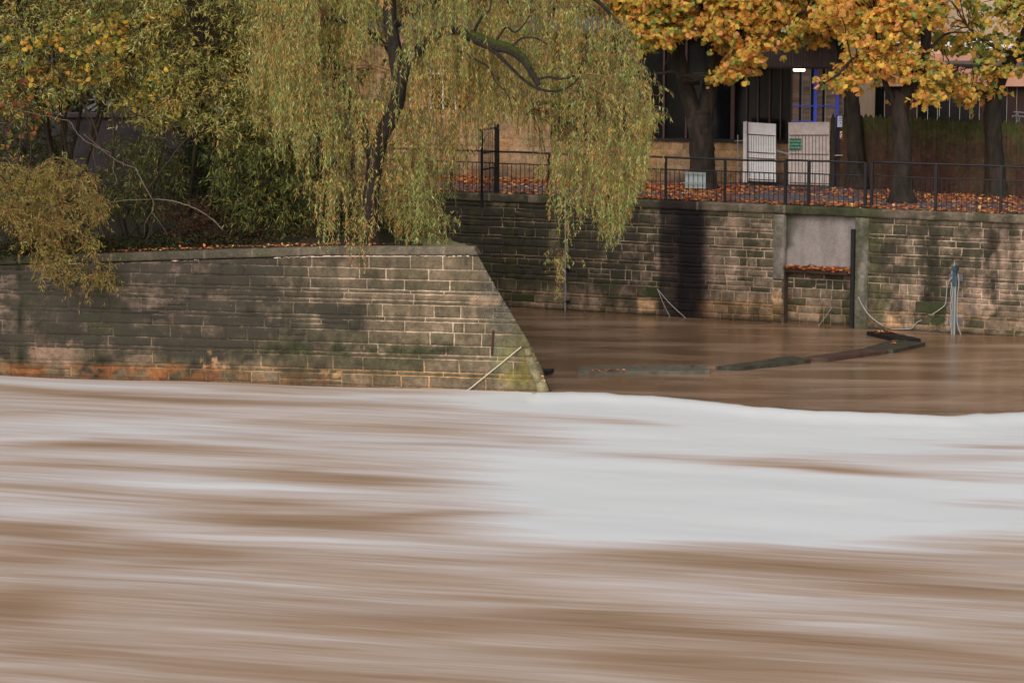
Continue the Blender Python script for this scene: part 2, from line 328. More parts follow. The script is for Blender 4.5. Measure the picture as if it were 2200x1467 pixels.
    c = mixc(c, orange * ss(.35, .55, fbm(U * 2.5, Z * 4, 4, 8)) * (np.where(IB > 0, .95, .3)), lin(134, 82, 46, 1.1)); c = mixc(c, ss(.36, .12, Z) * ss(1000, 500, px) * .45 * ss(.4, .55, fbm(U * 4, Z * 8, 4, 66)), lin(140, 92, 54, 1.1))
    c = mixc(c, ss(.06, .0, Z) * .6, lin(60, 52, 44, 1.0))
    moss = .38 * ss(.5, .66, fbm(U * 1.1, Z * 1.8, 5, 41)) * ss(1.2, .0, Z - 1.6) + .25 * (R > .86) + .22 * box_mask(px, py, 560, 1000, 735, 770, 10, 10)
    moss += .22 * box_mask(px, py, 340, 380, 786, 808, 4, 5)
    lich = .46 * box_mask(px, py, 1020, 1130, 580, 700, 20, 12) + .30 * box_mask(px, py, 250, 700, 570, 760, 40, 30)
    alg += .4 * box_mask(px, py, 690, 790, 655, 715, 14, 16, 7) + .25 * box_mask(px, py, 740, 1000, 800, 832, 8, 5, 6) + .22 * box_mask(px, py, 905, 940, 625, 650, 6, 6, 6)
    return c, moss * .8, lich, alg * np.where(IB > 0, 1, .85)
def quay_col(U, Z, px, py, R, IB):
    tan = lin(130, 111, 94, K); gr = lin(94, 85, 67, K); pk = lin(148, 124, 106, K)
    t = np.clip(R * 1.6, 0, 1)[:, None]; c = tan * (1 - t) + gr * t
    pale = ss(.5, .62, fbm(U * 1.0, Z * 1.0, 4, 61)); c = mixc(c, pale * .7, pk)
    low = ss(.9, .3, Z); mort = lin(184, 156, 134, 1.2) * (1 - low[:, None]) + lin(172, 134, 94, 1.1) * low[:, None]
    c = np.where(IB[:, None] > 0, c, mort); mf = np.where(IB > 0, 1, .3 + .8 * ss(.35, .6, fbm(U * 1.6, Z * 6, 4, 78))).clip(0, 1)
    # dark algae film on the left under the willow
    film = ss(1500, 1180, px) * ss(.28, .5, fbm(U * 1.6, Z * .7, 5, 13) + .1) * ss(.35, .8, Z)
    c = mixc(c, film * .92 * mf, lin(44, 44, 32, 1.0))
    c = mixc(c, ss(.52, .66, fbm(U * 4.5, Z * .35, 3, 14)) * ss(1400, 1250, px) * .5 * ss(.4, .9, Z), lin(78, 76, 40, 1.0))
    # per-block damp stones
    c = c * (.8 + .5 * fbm(U * 7, Z * 9, 4, 91))[:, None]
    c = mixc(c, (.45 + .55 * (R > .5)) * ss(.46, .58, fbm(U * 2.2, Z * 1.8, 5, 71) + .2 * (fbm(U * 12, Z * 12, 3, 5) - .5)) * .85 * mf, lin(62, 62, 42, 1.0))
    # broad vertical damp streaks
    for x0, x1, k in ((1978, 2020, .95), (2118, 2150, .9), (2080, 2092, .5), (1905, 1925, .5), (2165, 2185, .6), (1545, 1556, .4), (1600, 1612, .4)):
        c = mixc(c, box_mask(px, py, x0, x1, 430, 700, 13, 10, x0) * k * ss(.28, .58, fbm(U * 6, Z * 4, 5, x0)) * ss(0, .9, Z + .1) , lin(38, 34, 24, 1.0))
    c = mixc(c, box_mask(px, py, 1862, 1905, 445, 700, 14, 14, 91) * .75 * mf, lin(78, 78, 46, 1.0))
    c = mixc(c, ss(.50, .64, fbm(U * 2.4, Z * .45, 5, 33)) * ss(.35, .6, fbm(U * 7, Z * 6, 4, 34)) * .75 * mf, lin(60, 56, 42, 1.0))
    c = mixc(c, ss(2.3, 2.75, Z) * ss(.35, .6, fbm(U * 3, Z * 2, 4, 36)) * .7, lin(54, 52, 38, 1.0))
    # the black stain
    edge = (fbm(U * 0 + 3, Z * 1.4, 3, 5) - .5) * 16
    m = ss(1411, 1420, px + edge * .6) * (1 - ss(1504, 1538, px + edge - (py - 440) * .02))
    sub = .82 + .3 * (fbm(U * 3.5, Z * .5, 3, 77) - .4)
    c = mixc(c, m * sub, lin(36, 26, 28, .9))
    c = mixc(c, box_mask(px, py, 1458, 1512, 436, 700, 8, 10, 3) * .9, lin(24, 18, 20, .9))
    # orange scour low down
    c = mixc(c, box_mask(px, py, 1500, 1700, 640, 720, 16, 12, 31) * .25, lin(150, 104, 66, 1.1))
    for x0, x1, y0, y1 in ((1372, 1406, 642, 668), (1655, 1680, 626, 642), (1905, 1937, 678, 712), (2055, 2068, 655, 668)):
        c = mixc(c, box_mask(px, py, x0, x1, y0, y1, 4, 5, x0) * .85, lin(190, 150, 112, 1.15))
    c = mixc(c, ss(.12, .0, Z) * .7, lin(54, 42, 30, 1.0))
    moss = .26 * (R > .8) + .34 * ss(.55, .68, fbm(U * 1.5, Z * 2.0, 4, 51)) * ss(1.9, 1.0, Z) * (R > .35)
    moss += .5 * box_mask(px, py, 1990, 2040, 650, 712, 8, 10, 4) + .42 * box_mask(px, py, 2160, 2210, 690, 722, 8, 10, 5) + .4 * box_mask(px, py, 2100, 2140, 680, 705, 8, 8, 6)
    moss += .3 * box_mask(px, py, 1000, 1420, 590, 645, 8, 8, 7) * (R > .5)
    moss *= np.where((m > .5), 0, 1)
    alg = .16 + .22 * ss(.45, .62, fbm(U * 2.4, Z * .6, 5, 33)) + .2 * film + .12 * (R > .7); alg = np.where(m > .5, -1, alg)
    return c, moss, np.zeros(len(U)), alg * np.where(IB > 0, 1, .8)
# --- quay wall
quay = empty('quay_wall', 'long stone block quay wall below the black railing, with a wide black damp stain and mossy blocks', 'wall')
qz = [-.35, 0.0, .16, .37, .45, .74, .87, 1.12, 1.28, 1.37, 1.59, 1.78, 1.86, 2.07, 2.23, 2.32, 2.57, 2.72]
ur0, ur1 = quz(1684, 600)[0], quz(1838, 600)[0]
masonry('masonry', qpt, -7, ur0 - .28, qz, .50, quay_col, quay, seed=3, cell=.035, rough=.002, gap=.013)
masonry('masonry', qpt, ur1 + .32, 17, qz, .50, quay_col, quay, seed=4, cell=.035, rough=.002, gap=.013)
zl = quz(1760, 580)[1]
masonry('recess_masonry', lambda u, z, o: qpt(u, z, o - .30), ur0 - .02, ur1 + .02, [-.35, 0, .24, .42, .62, .86, 1.1, zl - .1], .42, quay_col, quay, seed=5, cell=.06)
def stained_slab(name, ptf, u0, u1, z0, z1, th, cA, stains, parent, nu=30, nz=30, seed=0, moss=None):
    ug, zg = np.meshgrid(np.linspace(u0, u1, nu), np.linspace(z0, z1, nz)); ug = ug.ravel(); zg = zg.ravel()
    o = (fbm(ug * 4, zg * 4, 3, seed) - .5) * .02
    P = ptf(ug[:, None], zg[:, None], o[:, None]); n = len(P)
    i = (np.arange(nz - 1)[:, None] * nu + np.arange(nu - 1)[None, :]); Fc = np.stack([i, i + 1, i + nu + 1, i + nu], -1).reshape(-1, 4)
    # skirt
    ring = list(range(0, nu)) + [k * nu + nu - 1 for k in range(1, nz)] + [(nz - 1) * nu + k for k in range(nu - 2, -1, -1)] + [k * nu for k in range(nz - 2, 0, -1)]
    Pb = ptf(ug[ring][:, None], zg[ring][:, None], np.full((len(ring), 1), -th)); m = len(ring)
    sk = np.array([[ring[k], n + k, n + (k + 1) % m, ring[(k + 1) % m]] for k in range(m)])
    P = np.vstack([P, Pb]); U = np.concatenate([ug, ug[ring]]); Z = np.concatenate([zg, zg[ring]])
    px, py = proj(P); c = np.tile(cA, (len(P), 1)) * (.85 + .3 * fbm(U * 2, Z * 2, 4, seed))[:, None]
    for mf, t in stains(U, Z, px, py): c = mixc(c, mf, t)
    mo = moss(U, Z, px, py) if moss else np.zeros(len(P))
    return mesh_obj(name, P, [Fc, sk], M['stone'], parent, {'Col': c, 'Moss': mo, 'Lichen': np.zeros(len(P))})
pan = stained_slab('concrete_panel', lambda u, z, o: qpt(u, z, o - .16), ur0, ur1, zl, 2.70, .2, lin(146, 136, 132, 1.12),
    lambda U, Z, px, py: [(box_mask(px, py, 1680, 1706, 455, 530, 8, 12, 2) * .8, lin(60, 62, 40)), (ss(472, 458, py + (fbm(U * 4, Z, 2) - .5) * 16) * .85, lin(56, 58, 38)),
                          (ss(.5, .7, fbm(U * 5, Z * .5, 3, 4)) * .35, lin(104, 96, 88)), (ss(572, 578, py), lin(60, 40, 34))], quay, 40, 40, 2)
pan.data.materials[0] = M['cast']
for x0, x1, y1, s in ((1662, 1685, 600, 1), (1838, 1866, 712, 2)):
    a, b_ = quz(x0, 520)[0], quz(x1, 520)[0]; z1_ = -.3 if s == 2 else quz(1670, y1)[1]
    stained_slab('pilaster', lambda u, z, o: qpt(u, z, o + .03), a, b_, z1_, 2.70, .25, lin(122, 114, 104, 1.15),
        lambda U, Z, px, py, s=s: [(ss(.4, .6, fbm(U * 5, Z * 1.5, 3, s)) * .7, lin(78, 82, 54)), (ss(620, 680, py) * .5, lin(84, 82, 60))] if s == 2 else [(ss(.45, .65, fbm(U * 6, Z * 1.5, 3, s)) * .5, lin(84, 84, 62))], quay, 10, 40, s)
masonry('masonry', qpt, ur0 - .28, ur0 - .0, [-.35, 0, .2, .4, .6, .86, 1.05, 1.2], .4, quay_col, quay, seed=8)
stained_slab('ledge', lambda u, z, o: qpt(u, z, o - .03), ur0, ur1 - .02, zl - .11, zl, .3, lin(70, 50, 42), lambda *a: [], quay, 20, 4, 5)
mb = MB()
for u_ in (ur0 - .06, ur1 - .02): mb.box(qpt(u_, -.35, -.32), QU * .07, ZV * (zl + .24), QN * .315)
mb.build('reveal', simple('reveal_stone', lin(92, 78, 64), .9, .4, 6, bump=.4), quay)
# lintel and coping
stained_slab('coping', lambda u, z, o: qpt(u, z, o + .035), -14, 24, 2.72, 2.925, .55, lin(104, 92, 78, 1.15),
    lambda U, Z, px, py: [(ss(1480, 1300, px) * ss(.3, .5, fbm(U * 2, Z, 3, 2)) * .8, lin(52, 56, 34)), (box_mask(px, py, 1680, 1900, 430, 480, 12, 10) * .75, lin(56, 62, 36)),
                          (ss(.5, .62, fbm(U * 1.4, Z * 2, 4, 8)) * .7, lin(58, 58, 40)), (ss(1408, 1424, px) * (1 - ss(1496, 1524, px)) * .9, lin(40, 30, 30)),
                          ((np.abs((U * 1.0 % 1.15) - .5) < .012) * .5, lin(160, 140, 118))], quay, 900, 5, 6,
    moss=lambda U, Z, px, py: .42 * box_mask(px, py, 1690, 1860, 440, 470, 8, 8) + .3 * ss(.55, .7, fbm(U * 1.2, Z, 3, 99)))
mb = MB(); u_, _ = quz(1833, 600); mb.box(qpt(u_ - .04, -.3, .02), QU * .09, ZV * (quz(1833, 492)[1] + .3), QN * .10)
mb.build('fender_post', M['timber_black'], quay)
# --- pier (river wall on the left)
pier = empty('river_wall', 'algae-stained stone river wall with pale mortar ending in a sloping nose below the willow', 'wall')
TU = [-14, 0.0, 2.5, 7.4, 10.6, 14]; TZ = [2.2, 2.40, 2.51, 2.765, 2.835, 2.84]
NZ = [-.4, 0, .78, .82, 1.05, 2.2, 3.1]; NU_ = [12.45, 12.22, 11.90, 11.84, 11.76, 11.05, 10.53]
def pclamp(U, Z):
    Z = np.minimum(Z, np.interp(U, TU, TZ)); U = np.minimum(U, np.interp(Z, NZ, NU_)); return U, Z
pz = [-.4, .01, .26, .35, .63, .72, .92, 1.2, 1.42, 1.51, 1.77, 1.86, 2.0, 2.08, 2.30, 2.53, 2.86]
masonry('masonry', ppt, -5, 12.5, pz, .92, pier_col, pier, seed=12, clamp=pclamp, gap=.016, cell=.038, rough=.002)
def cop_pt(u, z, o):
    zt = np.interp(u, TU, TZ)[..., :] if False else np.interp(np.ravel(u), TU, TZ).reshape(np.shape(u))
    uu = np.minimum(u, np.interp(np.ravel(z + zt), NZ, NU_).reshape(np.shape(u)))
    return ppt(uu, z + zt + .022, o)
stained_slab('coping', lambda u, z, o: cop_pt(u, z, o + .02), -14, 10.8, 0, .17, .32, lin(108, 98, 82, 1.1),
    lambda U, Z, px, py: [(ss(820, 380, px) * .7, lin(62, 58, 46)), (ss(.5, .62, fbm(U * 1.5, Z * 2, 4, 8)) * .6, lin(74, 78, 50)),
                          (ss(260, 160, px) * .6, lin(40, 46, 26)), ((np.abs((U % 1.05) - .5) < .012) * .35, lin(170, 148, 125))], pier, 700, 5, 6,
    moss=lambda U, Z, px, py: .3 * ss(420, 250, px) + .1 + .2 * ss(.5, .65, fbm(U * 1.2, Z, 3, 9)))
# bright pointing under the coping
mb = MB(); us = np.linspace(-10, 10.62, 420)
for a, b_ in zip(us[:-1], us[1:]):
    if fbm(np.array([a * 1.7]), np.array([3.3]), 3)[0] > (.62 if a < 2.3 else .52 if a < 7 else .40 if a > 9 else .44) - (.1 if a > 9 else 0):
        za = np.interp(a, TU, TZ); hh = .010 + .018 * random.random()
        mb.box(ppt(a, za - .012, -.02), PU * (b_ - a + .002), ZV * hh, PN * (.02 + .004 + .002 * random.random()))
mb.build('mortar_line', simple('pale_mortar', lin(225, 200, 178), .9, .1, 20), pier)
# nose flank and back
cor = [ppt(np.interp(z, NZ, NU_), z, -.01) for z in (-.4, .8, 2.0, 2.9)]
back = onz(970, 517, 2.92); V = []
for z, p in zip((-.4, .8, 2.0, 2.9), cor):
    k = np.interp(z, [-.4, 2.9], [1.0, 0]); q = np.array([back[0] + k * 1.7, back[1] - k * .1, z]); r = np.array([-2.1 + k * .9, 60.7 + .5 * k, z]); s_ = np.array([-6.5 + k * .6, 65 + k * .6, z])
    V += [p, q, r, s_]
Fc = [(i * 4 + j, i * 4 + j + 1, i * 4 + j + 5, i * 4 + j + 4) for i in range(3) for j in range(3)]
V = np.array(V, float); o = mesh_obj('flank', V, np.array(Fc), M['stone'], pier, {'Col': np.tile(lin(110, 100, 74), (len(V), 1)), 'Moss': np.full(len(V), .3), 'Lichen': np.zeros(len(V))})
def polyslab(name, P, z0, z1, mat, parent=None):
    n = len(P); V = [(p[0], p[1], z0) for p in P] + [(p[0], p[1], z1) for p in P]
    if len(P[0]) > 2: V = [(p[0], p[1], z0) for p in P] + [tuple(p) for p in P]
    Fc = [tuple(range(n))[::-1], tuple(range(n, 2 * n))] + [(i, (i + 1) % n, n + (i + 1) % n, n + i) for i in range(n)]
    return mesh_obj(name, np.array(V, float), Fc, mat, parent)
# back kerb of the nose, seen as a pale wedge behind the front coping
f1 = onz(1018, 531, 3.0); g1 = onz(968, 516, 3.0); g2 = onz(905, 509, 3.0); g3 = onz(830, 507, 3.0); h3 = onz(840, 514, 3.0); h2 = onz(900, 517, 3.0); h1 = onz(938, 530, 3.0)
pm = mesh_obj('back_kerb', *(lambda o: (np.array([v.co[:] for v in o.data.vertices]), [tuple(p.vertices) for p in o.data.polygons]))(polyslab('tmp', [f1, g1, g2, g3, h3, h2, h1], 2.6, 3.0, None)), simple('mossy_coping', lin(140, 136, 100), .9, .3, 6, c2=lin(96, 96, 64)), pier)
bpy.data.objects.remove(bpy.data.objects['tmp'])
def lump(name, c, ax, R, mat, parent, seed=0, n=14):
    V = []; Fc = []; a1, a2, a3 = ax
    for i in range(n + 1):
        th = math.pi * i / n
        for j in range(n):
            ph = 2 * math.pi * j / n; d = np.array([math.sin(th) * math.cos(ph), math.sin(th) * math.sin(ph), math.cos(th)])
            d = np.sign(d) * np.abs(d) ** .75
            k = .8 + .45 * fbm(np.array([d[0] * 1.5 + seed * 3 + 9]), np.array([d[2] * 1.5 + d[1] + 5]), 3)[0]
            V.append(np.array(c) + (a1 * d[0] * R[0] + a2 * d[1] * R[1] + a3 * d[2] * R[2]) * k)
    for i in range(n):
        for j in range(n): Fc.append((i * n + j, i * n + (j + 1) % n, (i + 1) * n + (j + 1) % n, (i + 1) * n + j))
    V = np.array(V); return mesh_obj(name, V, np.array(Fc), mat, parent, {'Col': np.tile(lin(132, 122, 92, 1.1), (len(V), 1)), 'Moss': np.full(len(V), .16), 'Lichen': np.full(len(V), .2)}, smooth=True)
for x, y, w, h, tl in ((1140, 756, .07, .10, .35), (1152, 793, .11, .36, .42), (1170, 836, .12, .22, .36)):
    u_, z_ = puz(x, y, -.12); a3 = ZV * math.cos(tl) - PU * math.sin(tl); a1 = PU * math.cos(tl) + ZV * math.sin(tl)
    lump('nose_stone', ppt(u_ - .02, z_, -.14), (a1, PN, a3), (w, .22, h), M['stone'], pier, x)
# iron strap and rope on the pier
mb = MB(); P = [ppt(*puz(x, y), .012) for x, y in ((1060, 710), (1058, 740), (1057, 762))]
mb.tube(spline(P, 4), .028, 6); tag(mb.build('iron_strap', simple('rust_iron', lin(84, 50, 46), .8, .3, 20)), 'rusty dark red iron strap fixed upright to the river wall near its sloping nose', 'iron strap')
def rope(pts, lab, ptf, uzf, r=.012, mat='rope', group=None, off=.05, ends=None):
    P = [ptf(*uzf(x, y, off), off) for x, y in pts]; mb = MB(); mb.tube(spline(P, 6), r, 6)
    return tag(mb.build('mooring_rope', M[mat], None, True), lab, 'rope', group)
rope([(1120, 745), (1060, 794), (1028, 820), (996, 846)], 'taut tan rope running from the nose of the river wall down to the white water', ppt, puz, .016, 'rope_tan')
rope([(1412, 620), (1425, 652), (1441, 684)], 'steeper of the two thin ropes dropping into the water beside the black wall stain', qpt, quz, .010)
rope([(1413, 622), (1440, 653), (1476, 686)], 'longer, flatter one of the two thin ropes beside the black wall stain', qpt, quz, .012)
rope([(1787, 660), (1772, 682), (1757, 702)], 'short thin rope below the leafy ledge of the concrete recess', qpt, quz, .008)
rope([(1844, 638), (1852, 655), (1870, 680), (1898, 701)], 'rope looping down from the pilaster right of the concrete recess to the floating timbers', qpt, quz, .018)
rope([(1914, 707), (1956, 706), (1963, 700), (1971, 692), (1980, 688)], 'slack rope lying low on the quay wall just above the floating timbers', qpt, quz, .013)
rope([(2049, 590), (2036, 612), (2033, 640), (2030, 655), (2016, 667), (2003, 675)], 'rope swinging out to the left from the teal headed mooring post', qpt, quz, .014, off=.10)
rope([(2058, 588), (2060, 610), (2057, 640), (2056, 680), (2058, 700), (2065, 721)], 'rope hanging straight down the right side of the teal headed mooring post', qpt, quz, .014, off=.20)
# mooring post
mp_ = empty('mooring_post', 'steel mooring post with a teal head fixed to the right part of the quay wall', 'mooring post')
u_, z1_ = quz(2052, 575, .12); mb = MB()
mb.box(qpt(u_ - .05, -.4, .08), QU * .03, ZV * (z1_ + .2), QN * .10); mb.box(qpt(u_ + .02, -.4, .08), QU * .03, ZV * (z1_ + .2), QN * .10); mb.box(qpt(u_ - .02, -.4, .11), QU * .04, ZV * (z1_ + .15), QN * .02)
mb.build('post', M['grey'], mp_)
mb = MB(); mb.box(qpt(u_ - .045, z1_ - .45, .075), QU * .09, ZV * .40, QN * .11); mb.tube([qpt(u_, z1_ - .02, .02), qpt(u_, z1_ - .02, .22)], .07, 14); mb.tube([qpt(u_, z1_ - .02, .215), qpt(u_, z1_ - .02, .24)], .04, 10)
mb.build('head', M['teal'], mp_)
for y in (596, 690):
    z_ = quz(2050, y)[1]; mb = MB(); mb.box(qpt(u_ - .17, z_ - .08, .006), QU * .34, ZV * .16, QN * .03)
    mb.build('bracket', simple('bracket_steel', lin(110, 104, 112), .6, .2, 14), mp_)
mb = MB(); P = [qpt(u_ - .06 + .012 * math.sin(k * 1.9), z1_ - .35 - k * .10, .21) for k in range(12)]; mb.tube(spline(P, 3), .014, 6); mb.build('mooring_rope', M['rope']); tag(bpy.data.objects[-1] if False else bpy.context.scene.objects[-1], 'knotted rope hanging down the front of the teal headed mooring post', 'rope')
# gauge pipe
u_, z_ = quz(1217, 420); mb = MB(); mb.tube([qpt(u_, -.4, .06), qpt(u_, 2.98, .06)], .022, 8)
pp = empty('drain_pipe', 'thin grey vertical pipe clipped to the quay wall left of the black stain', 'pipe'); mb.build('pipe', M['grey'], pp)
for y in (508, 580, 650):
    z_ = quz(1217, y)[1]; mb = MB(); mb.box(qpt(u_ - .03, z_, .001), QU * .14, ZV * .06, QN * .075); mb.build('clip', M['iron'], pp)
# ------------------------------------------------------------------ ground
gx = [(-300, 560)]
far = [qpt(-14, QT, -.45), qpt(24, QT, -.45)]
V = []
Pg = [qpt(-14, 2.915, -.5), qpt(24, 2.915, -.5), np.array([320, -60, 2.915]), np.array([320, 500, 2.915]), np.array([-320, 500, 2.915]), np.array([-320, 140, 2.915])]
tag(mesh_obj('promenade', np.array(Pg), [tuple(range(len(Pg)))], M['asphalt']), kind='structure')
tag(polyslab('river_bed', [(-400, -300), (400, -300), (400, 600), (-400, 600)], -2.2, -1.8, M['soil']), kind='structure')
# bank behind the river wall
fs = np.linspace(-14, 10.4, 70); ts = np.linspace(0, 1, 40)
bkx = [-14, 0, 6, 8.5, 9.7, 10.4]; bX = [-32, -17, -9.5, -5.8, -2.4, -1.5]; bY = [96, 90, 78, 66, 60.9, 60.1]
V = []
for s_ in fs:
    p = ppt(s_, np.interp(s_, TU, TZ) + .16, -.31); q = np.array([np.interp(s_, bkx, bX), np.interp(s_, bkx, bY), 0])
    for t in ts:
        r = p * (1 - t) + q * t; rise = 1.35 * ss(0.0, .6, t) * ss(10.2, 6, s_)
        r[2] = p[2] + rise + (fbm(np.array([r[0] * .9]), np.array([r[1] * .9]), 4)[0] - .5) * .3 * min(1, t * 6) - .02
        V.append(r)
i = np.arange(69)[:, None] * 40 + np.arange(39)[None, :]
tag(mesh_obj('bank', np.array(V), np.stack([i, i + 40, i + 41, i + 1], -1).reshape(-1, 4), M['soil'], smooth=True), kind='structure')
BANKV = np.array(V)
def bank_z(x, y):
    d = (BANKV[:, 0] - x) ** 2 + (BANKV[:, 1] - y) ** 2; return float(BANKV[d.argmin(), 2])
# ------------------------------------------------------------------ water
xs = np.unique(np.concatenate([np.linspace(-260, -14, 30), np.linspace(-14, 18, 230), np.linspace(18, 260, 30)]))
ys = np.unique(np.concatenate([np.linspace(-120, 30, 30), np.linspace(30, 62, 560), np.linspace(62, 80, 60), np.linspace(80, 200, 12)]))
X, Y = np.meshgrid(xs, ys); X = X.ravel(); Y = Y.ravel()
P = np.stack([X, Y, np.zeros_like(X)], 1)
# crest line where the white water begins (world polyline taken along the lip)
lip = np.array([onz(x, y)[:2] for x, y in ((1150, 846), (1300, 847), (1400, 853), (1500, 864), (1600, 874), (1700, 882), (1800, 889), (1900, 891), (2040, 895), (2100, 892), (2200, 889), (2500, 885))])
lip = np.vstack([[-30.0, PA[1] + (-30 - PA[0]) * PU[1] / PU[0] + .6], [.3, PB[1] + .75], lip])
lipY = np.interp(X, lip[:, 0], lip[:, 1]) + (fbm(X * 1.2, X * 0 + 3, 3, 5) - .5) * .5 * (X > 1.5) + (fbm(X * 4, X * 0 + 8, 4, 6) - .5) * .28 * (X > 1.0)
infront = ss(.16, -.16, Y - lipY)
# streak field; each streak: centre px, half length px, half thickness px, slope, amount
S = [(150, 845, 260, 9, .07, -.55), (400, 858, 240, 9, .06, -.5), (720, 872, 220, 7, .04, -.5), (40, 887, 150, 7, .0, -.3), (290, 893, 160, 6, .0, -.25), (600, 902, 150, 8, .0, -.35), (880, 918, 330, 16, .03, -.45), (560, 938, 90, 5, .0, -.25),
     (1380, 912, 130, 11, .06, -.85), (1200, 897, 170, 9, .06, -.5), (1160, 942, 110, 8, .02, -.45), (960, 955, 300, 6, .0, -.2), (180, 955, 180, 12, .0, -.55), (420, 965, 220, 10, .04, -.5), (230, 998, 260, 9, .05, -.55), (650, 1020, 280, 14, .06, -.65), (900, 1030, 200, 9, .03, -.35),
     (1650, 995, 260, 15, .05, -.75), (1950, 1020, 330, 9, .06, -.85), (1400, 975, 220, 7, .0, -.35), (1950, 943, 180, 5, .0, -.3), (2130, 962, 130, 7, .02, -.5), (2080, 990, 170, 9, .0, -.4), (2080, 1075, 170, 16, .0, -.35), (1930, 1106, 100, 6, .0, -.3),
     (60, 1050, 220, 12, .03, -.35), (560, 1075, 160, 10, .04, -.45), (680, 1118, 280, 24, .04, -.8), (950, 1108, 160, 8, -.02, -.45), (60, 1135, 240, 18, .04, -.8), (150, 1180, 260, 14, .02, -.65), (450, 1180, 180, 14, .04, -.6), (60, 1200, 180, 16, .0, -.85), (360, 1212, 150, 9, .0, -.7), (700, 1225, 260, 16, .06, -.5),
     (1650, 1214, 330, 22, .03, -1.0), (1330, 1200, 250, 14, -.02, -.45), (2100, 1160, 200, 10, .03, -.4), (2050, 1185, 230, 14, .02, -.5), (2080, 1270, 260, 28, .05, -.8), (1150, 1270, 200, 12, .05, -.35),
     (10, 1310, 120, 45, .03, -.95), (200, 1290, 200, 16, .03, -.4), (550, 1325, 280, 18, .06, -.45), (900, 1345, 260, 18, .05, -.6), (1250, 1325, 220, 20, .03, -.7), (1600, 1360, 340, 20, .07, -.7), (2000, 1400, 300, 18, .06, -.65), (130, 1400, 180, 18, .02, -.6), (450, 1440, 260, 20, .05, -.45), (1450, 1415, 320, 22, .04, -.6), (1600, 1450, 300, 16, .04, -.6), (2100, 1450, 240, 14, .04, -.5), (800, 1455, 280, 14, .03, -.4), (620, 1385, 250, 12, .05, -.4),
     # white accumulations
     (1650, 930, 420, 30, .02, .9), (1650, 1080, 520, 52, .03, 1.3), (1450, 1145, 420, 26, .02, .8), (1200, 1000, 300, 40, .02, .4), (500, 1040, 260, 12, .04, .5), (2050, 1130, 260, 12, .02, .3), (2100, 1045, 200, 10, .04, .4), (1250, 860, 240, 16, .02, 1.1), (1800, 905, 420, 14, .02, 1.2), (1600, 1035, 500, 14, .0, .7),
     (90, 1095, 240, 14, .0, .4), (800, 1165, 300, 12, .04, .45), (1400, 1255, 260, 14, .03, .6), (1700, 1290, 330, 14, .06, .6), (550, 1255, 330, 16, .04, .4), (1750, 1335, 300, 10, .05, .3), (300, 1330, 260, 12, .03, .2), (1200, 1385, 300, 10, .02, .3), (1900, 1350, 260, 10, .05, .35), (1000, 1300, 250, 9, .05, .25), (700, 915, 500, 50, 0, .25), (100, 915, 260, 9, .03, .3), (60, 940, 200, 8, 0, .3), (150, 825, 300, 8, .05, .4), (900, 850, 400, 8, .0, .5)]
px, py = proj(P)
base = np.interp(py, [800, 900, 1100, 1180, 1300, 1467, 1600], [.58, .63, .64, .52, .45, .42, .42])
base = base + .22 * ss(900, 1300, px) * ss(1200, 1120, py)
Fm = base.copy()
wobx = (fbm(X * .35, Y * .8, 3, 3) - .5) * 2; wob = (fbm(X * .28, Y * .9, 3, 8) - .5) * 2
for x, y, rx, ry, sl, a in S:
    c = onz(x, y); dx = rx * c[1] / F; cy1 = onz(x, y + ry)[1]; dy = abs(c[1] - cy1)
    e = onz(x + 100, y + 100 * sl); ang = (e[1] - c[1]) / (e[0] - c[0])
    du = (X - c[0]) / dx; dv = (Y - c[1] - ang * (X - c[0]) + wob * dy * .8) / dy
    Fm += a * (.58 if y < 1160 else .30) * np.exp(-(np.abs(du) ** 2.2 + np.abs(dv) ** 2))
wn = fbm(X * .22 + Y * .05, (Y + .23 * X) * 1.5, 4, 31) - .5
Fm += wn * .38 * (1 - .35 * ss(1150, 1250, py))
foam = np.clip(Fm, 0, 1.6) * infront
lipband = np.exp(-((Y - lipY + .55) / .5) ** 2) * (X > 1.0)
foam = np.clip(foam + lipband * .7 * infront * (.6 + .7 * fbm(X * 1.5, Y * 2, 3, 4)), 0, 1.7)
P[:, 2] = (.05 * (fbm(X * .35, (Y + .23 * X) * .8, 3, 2) - .5) + .10 * (fbm(X * .18, (Y + .23 * X) * .45, 2, 22) - .5)) * infront + .10 * np.exp(-((Y - lipY + .5) / .55) ** 2) * (X > 0.5)
nx = len(xs); i = np.arange(len(ys) - 1)[:, None] * nx + np.arange(nx - 1)[None, :]
m, nt, N, L = newmat('river_water')
out = nd(nt, 'ShaderNodeOutputMaterial'); b = nd(nt, 'ShaderNodeBsdfPrincipled'); b.inputs['IOR'].default_value = 1.33
fa = nd(nt, 'ShaderNodeAttribute', attribute_name='Foam'); fr = nd(nt, 'ShaderNodeAttribute', attribute_name='Front')
tc = nd(nt, 'ShaderNodeTexCoord')
def snoise(rot, sc, scale, det=4.0, rgh=.55, dist=0.0):
    mp = nd(nt, 'ShaderNodeMapping'); mp.vector_type = 'TEXTURE'; mp.inputs['Rotation'].default_value = (0, 0, -rot); mp.inputs['Scale'].default_value = (1 / sc[0], 1 / sc[1], 1)
    L.new(tc.outputs['Object'], mp.inputs['Vector']); n = nd(nt, 'ShaderNodeTexNoise', i_Scale=scale, i_Detail=det, i_Roughness=rgh, i_Distortion=dist); L.new(mp.outputs[0], n.inputs['Vector']); return n
a1 = snoise(.24, (.22, 3.0, 1), 1.0, 5, .6, .35); a2 = snoise(.29, (.30, 9, 1), 1.0, 5, .6, .5)
def math_(op, x, y):
    n = nd(nt, 'ShaderNodeMath', operation=op)
    for k, v in enumerate((x, y)):
        if isinstance(v, (int, float)): n.inputs[k].default_value = v
        else: L.new(v, n.inputs[k])
    return n.outputs[0]
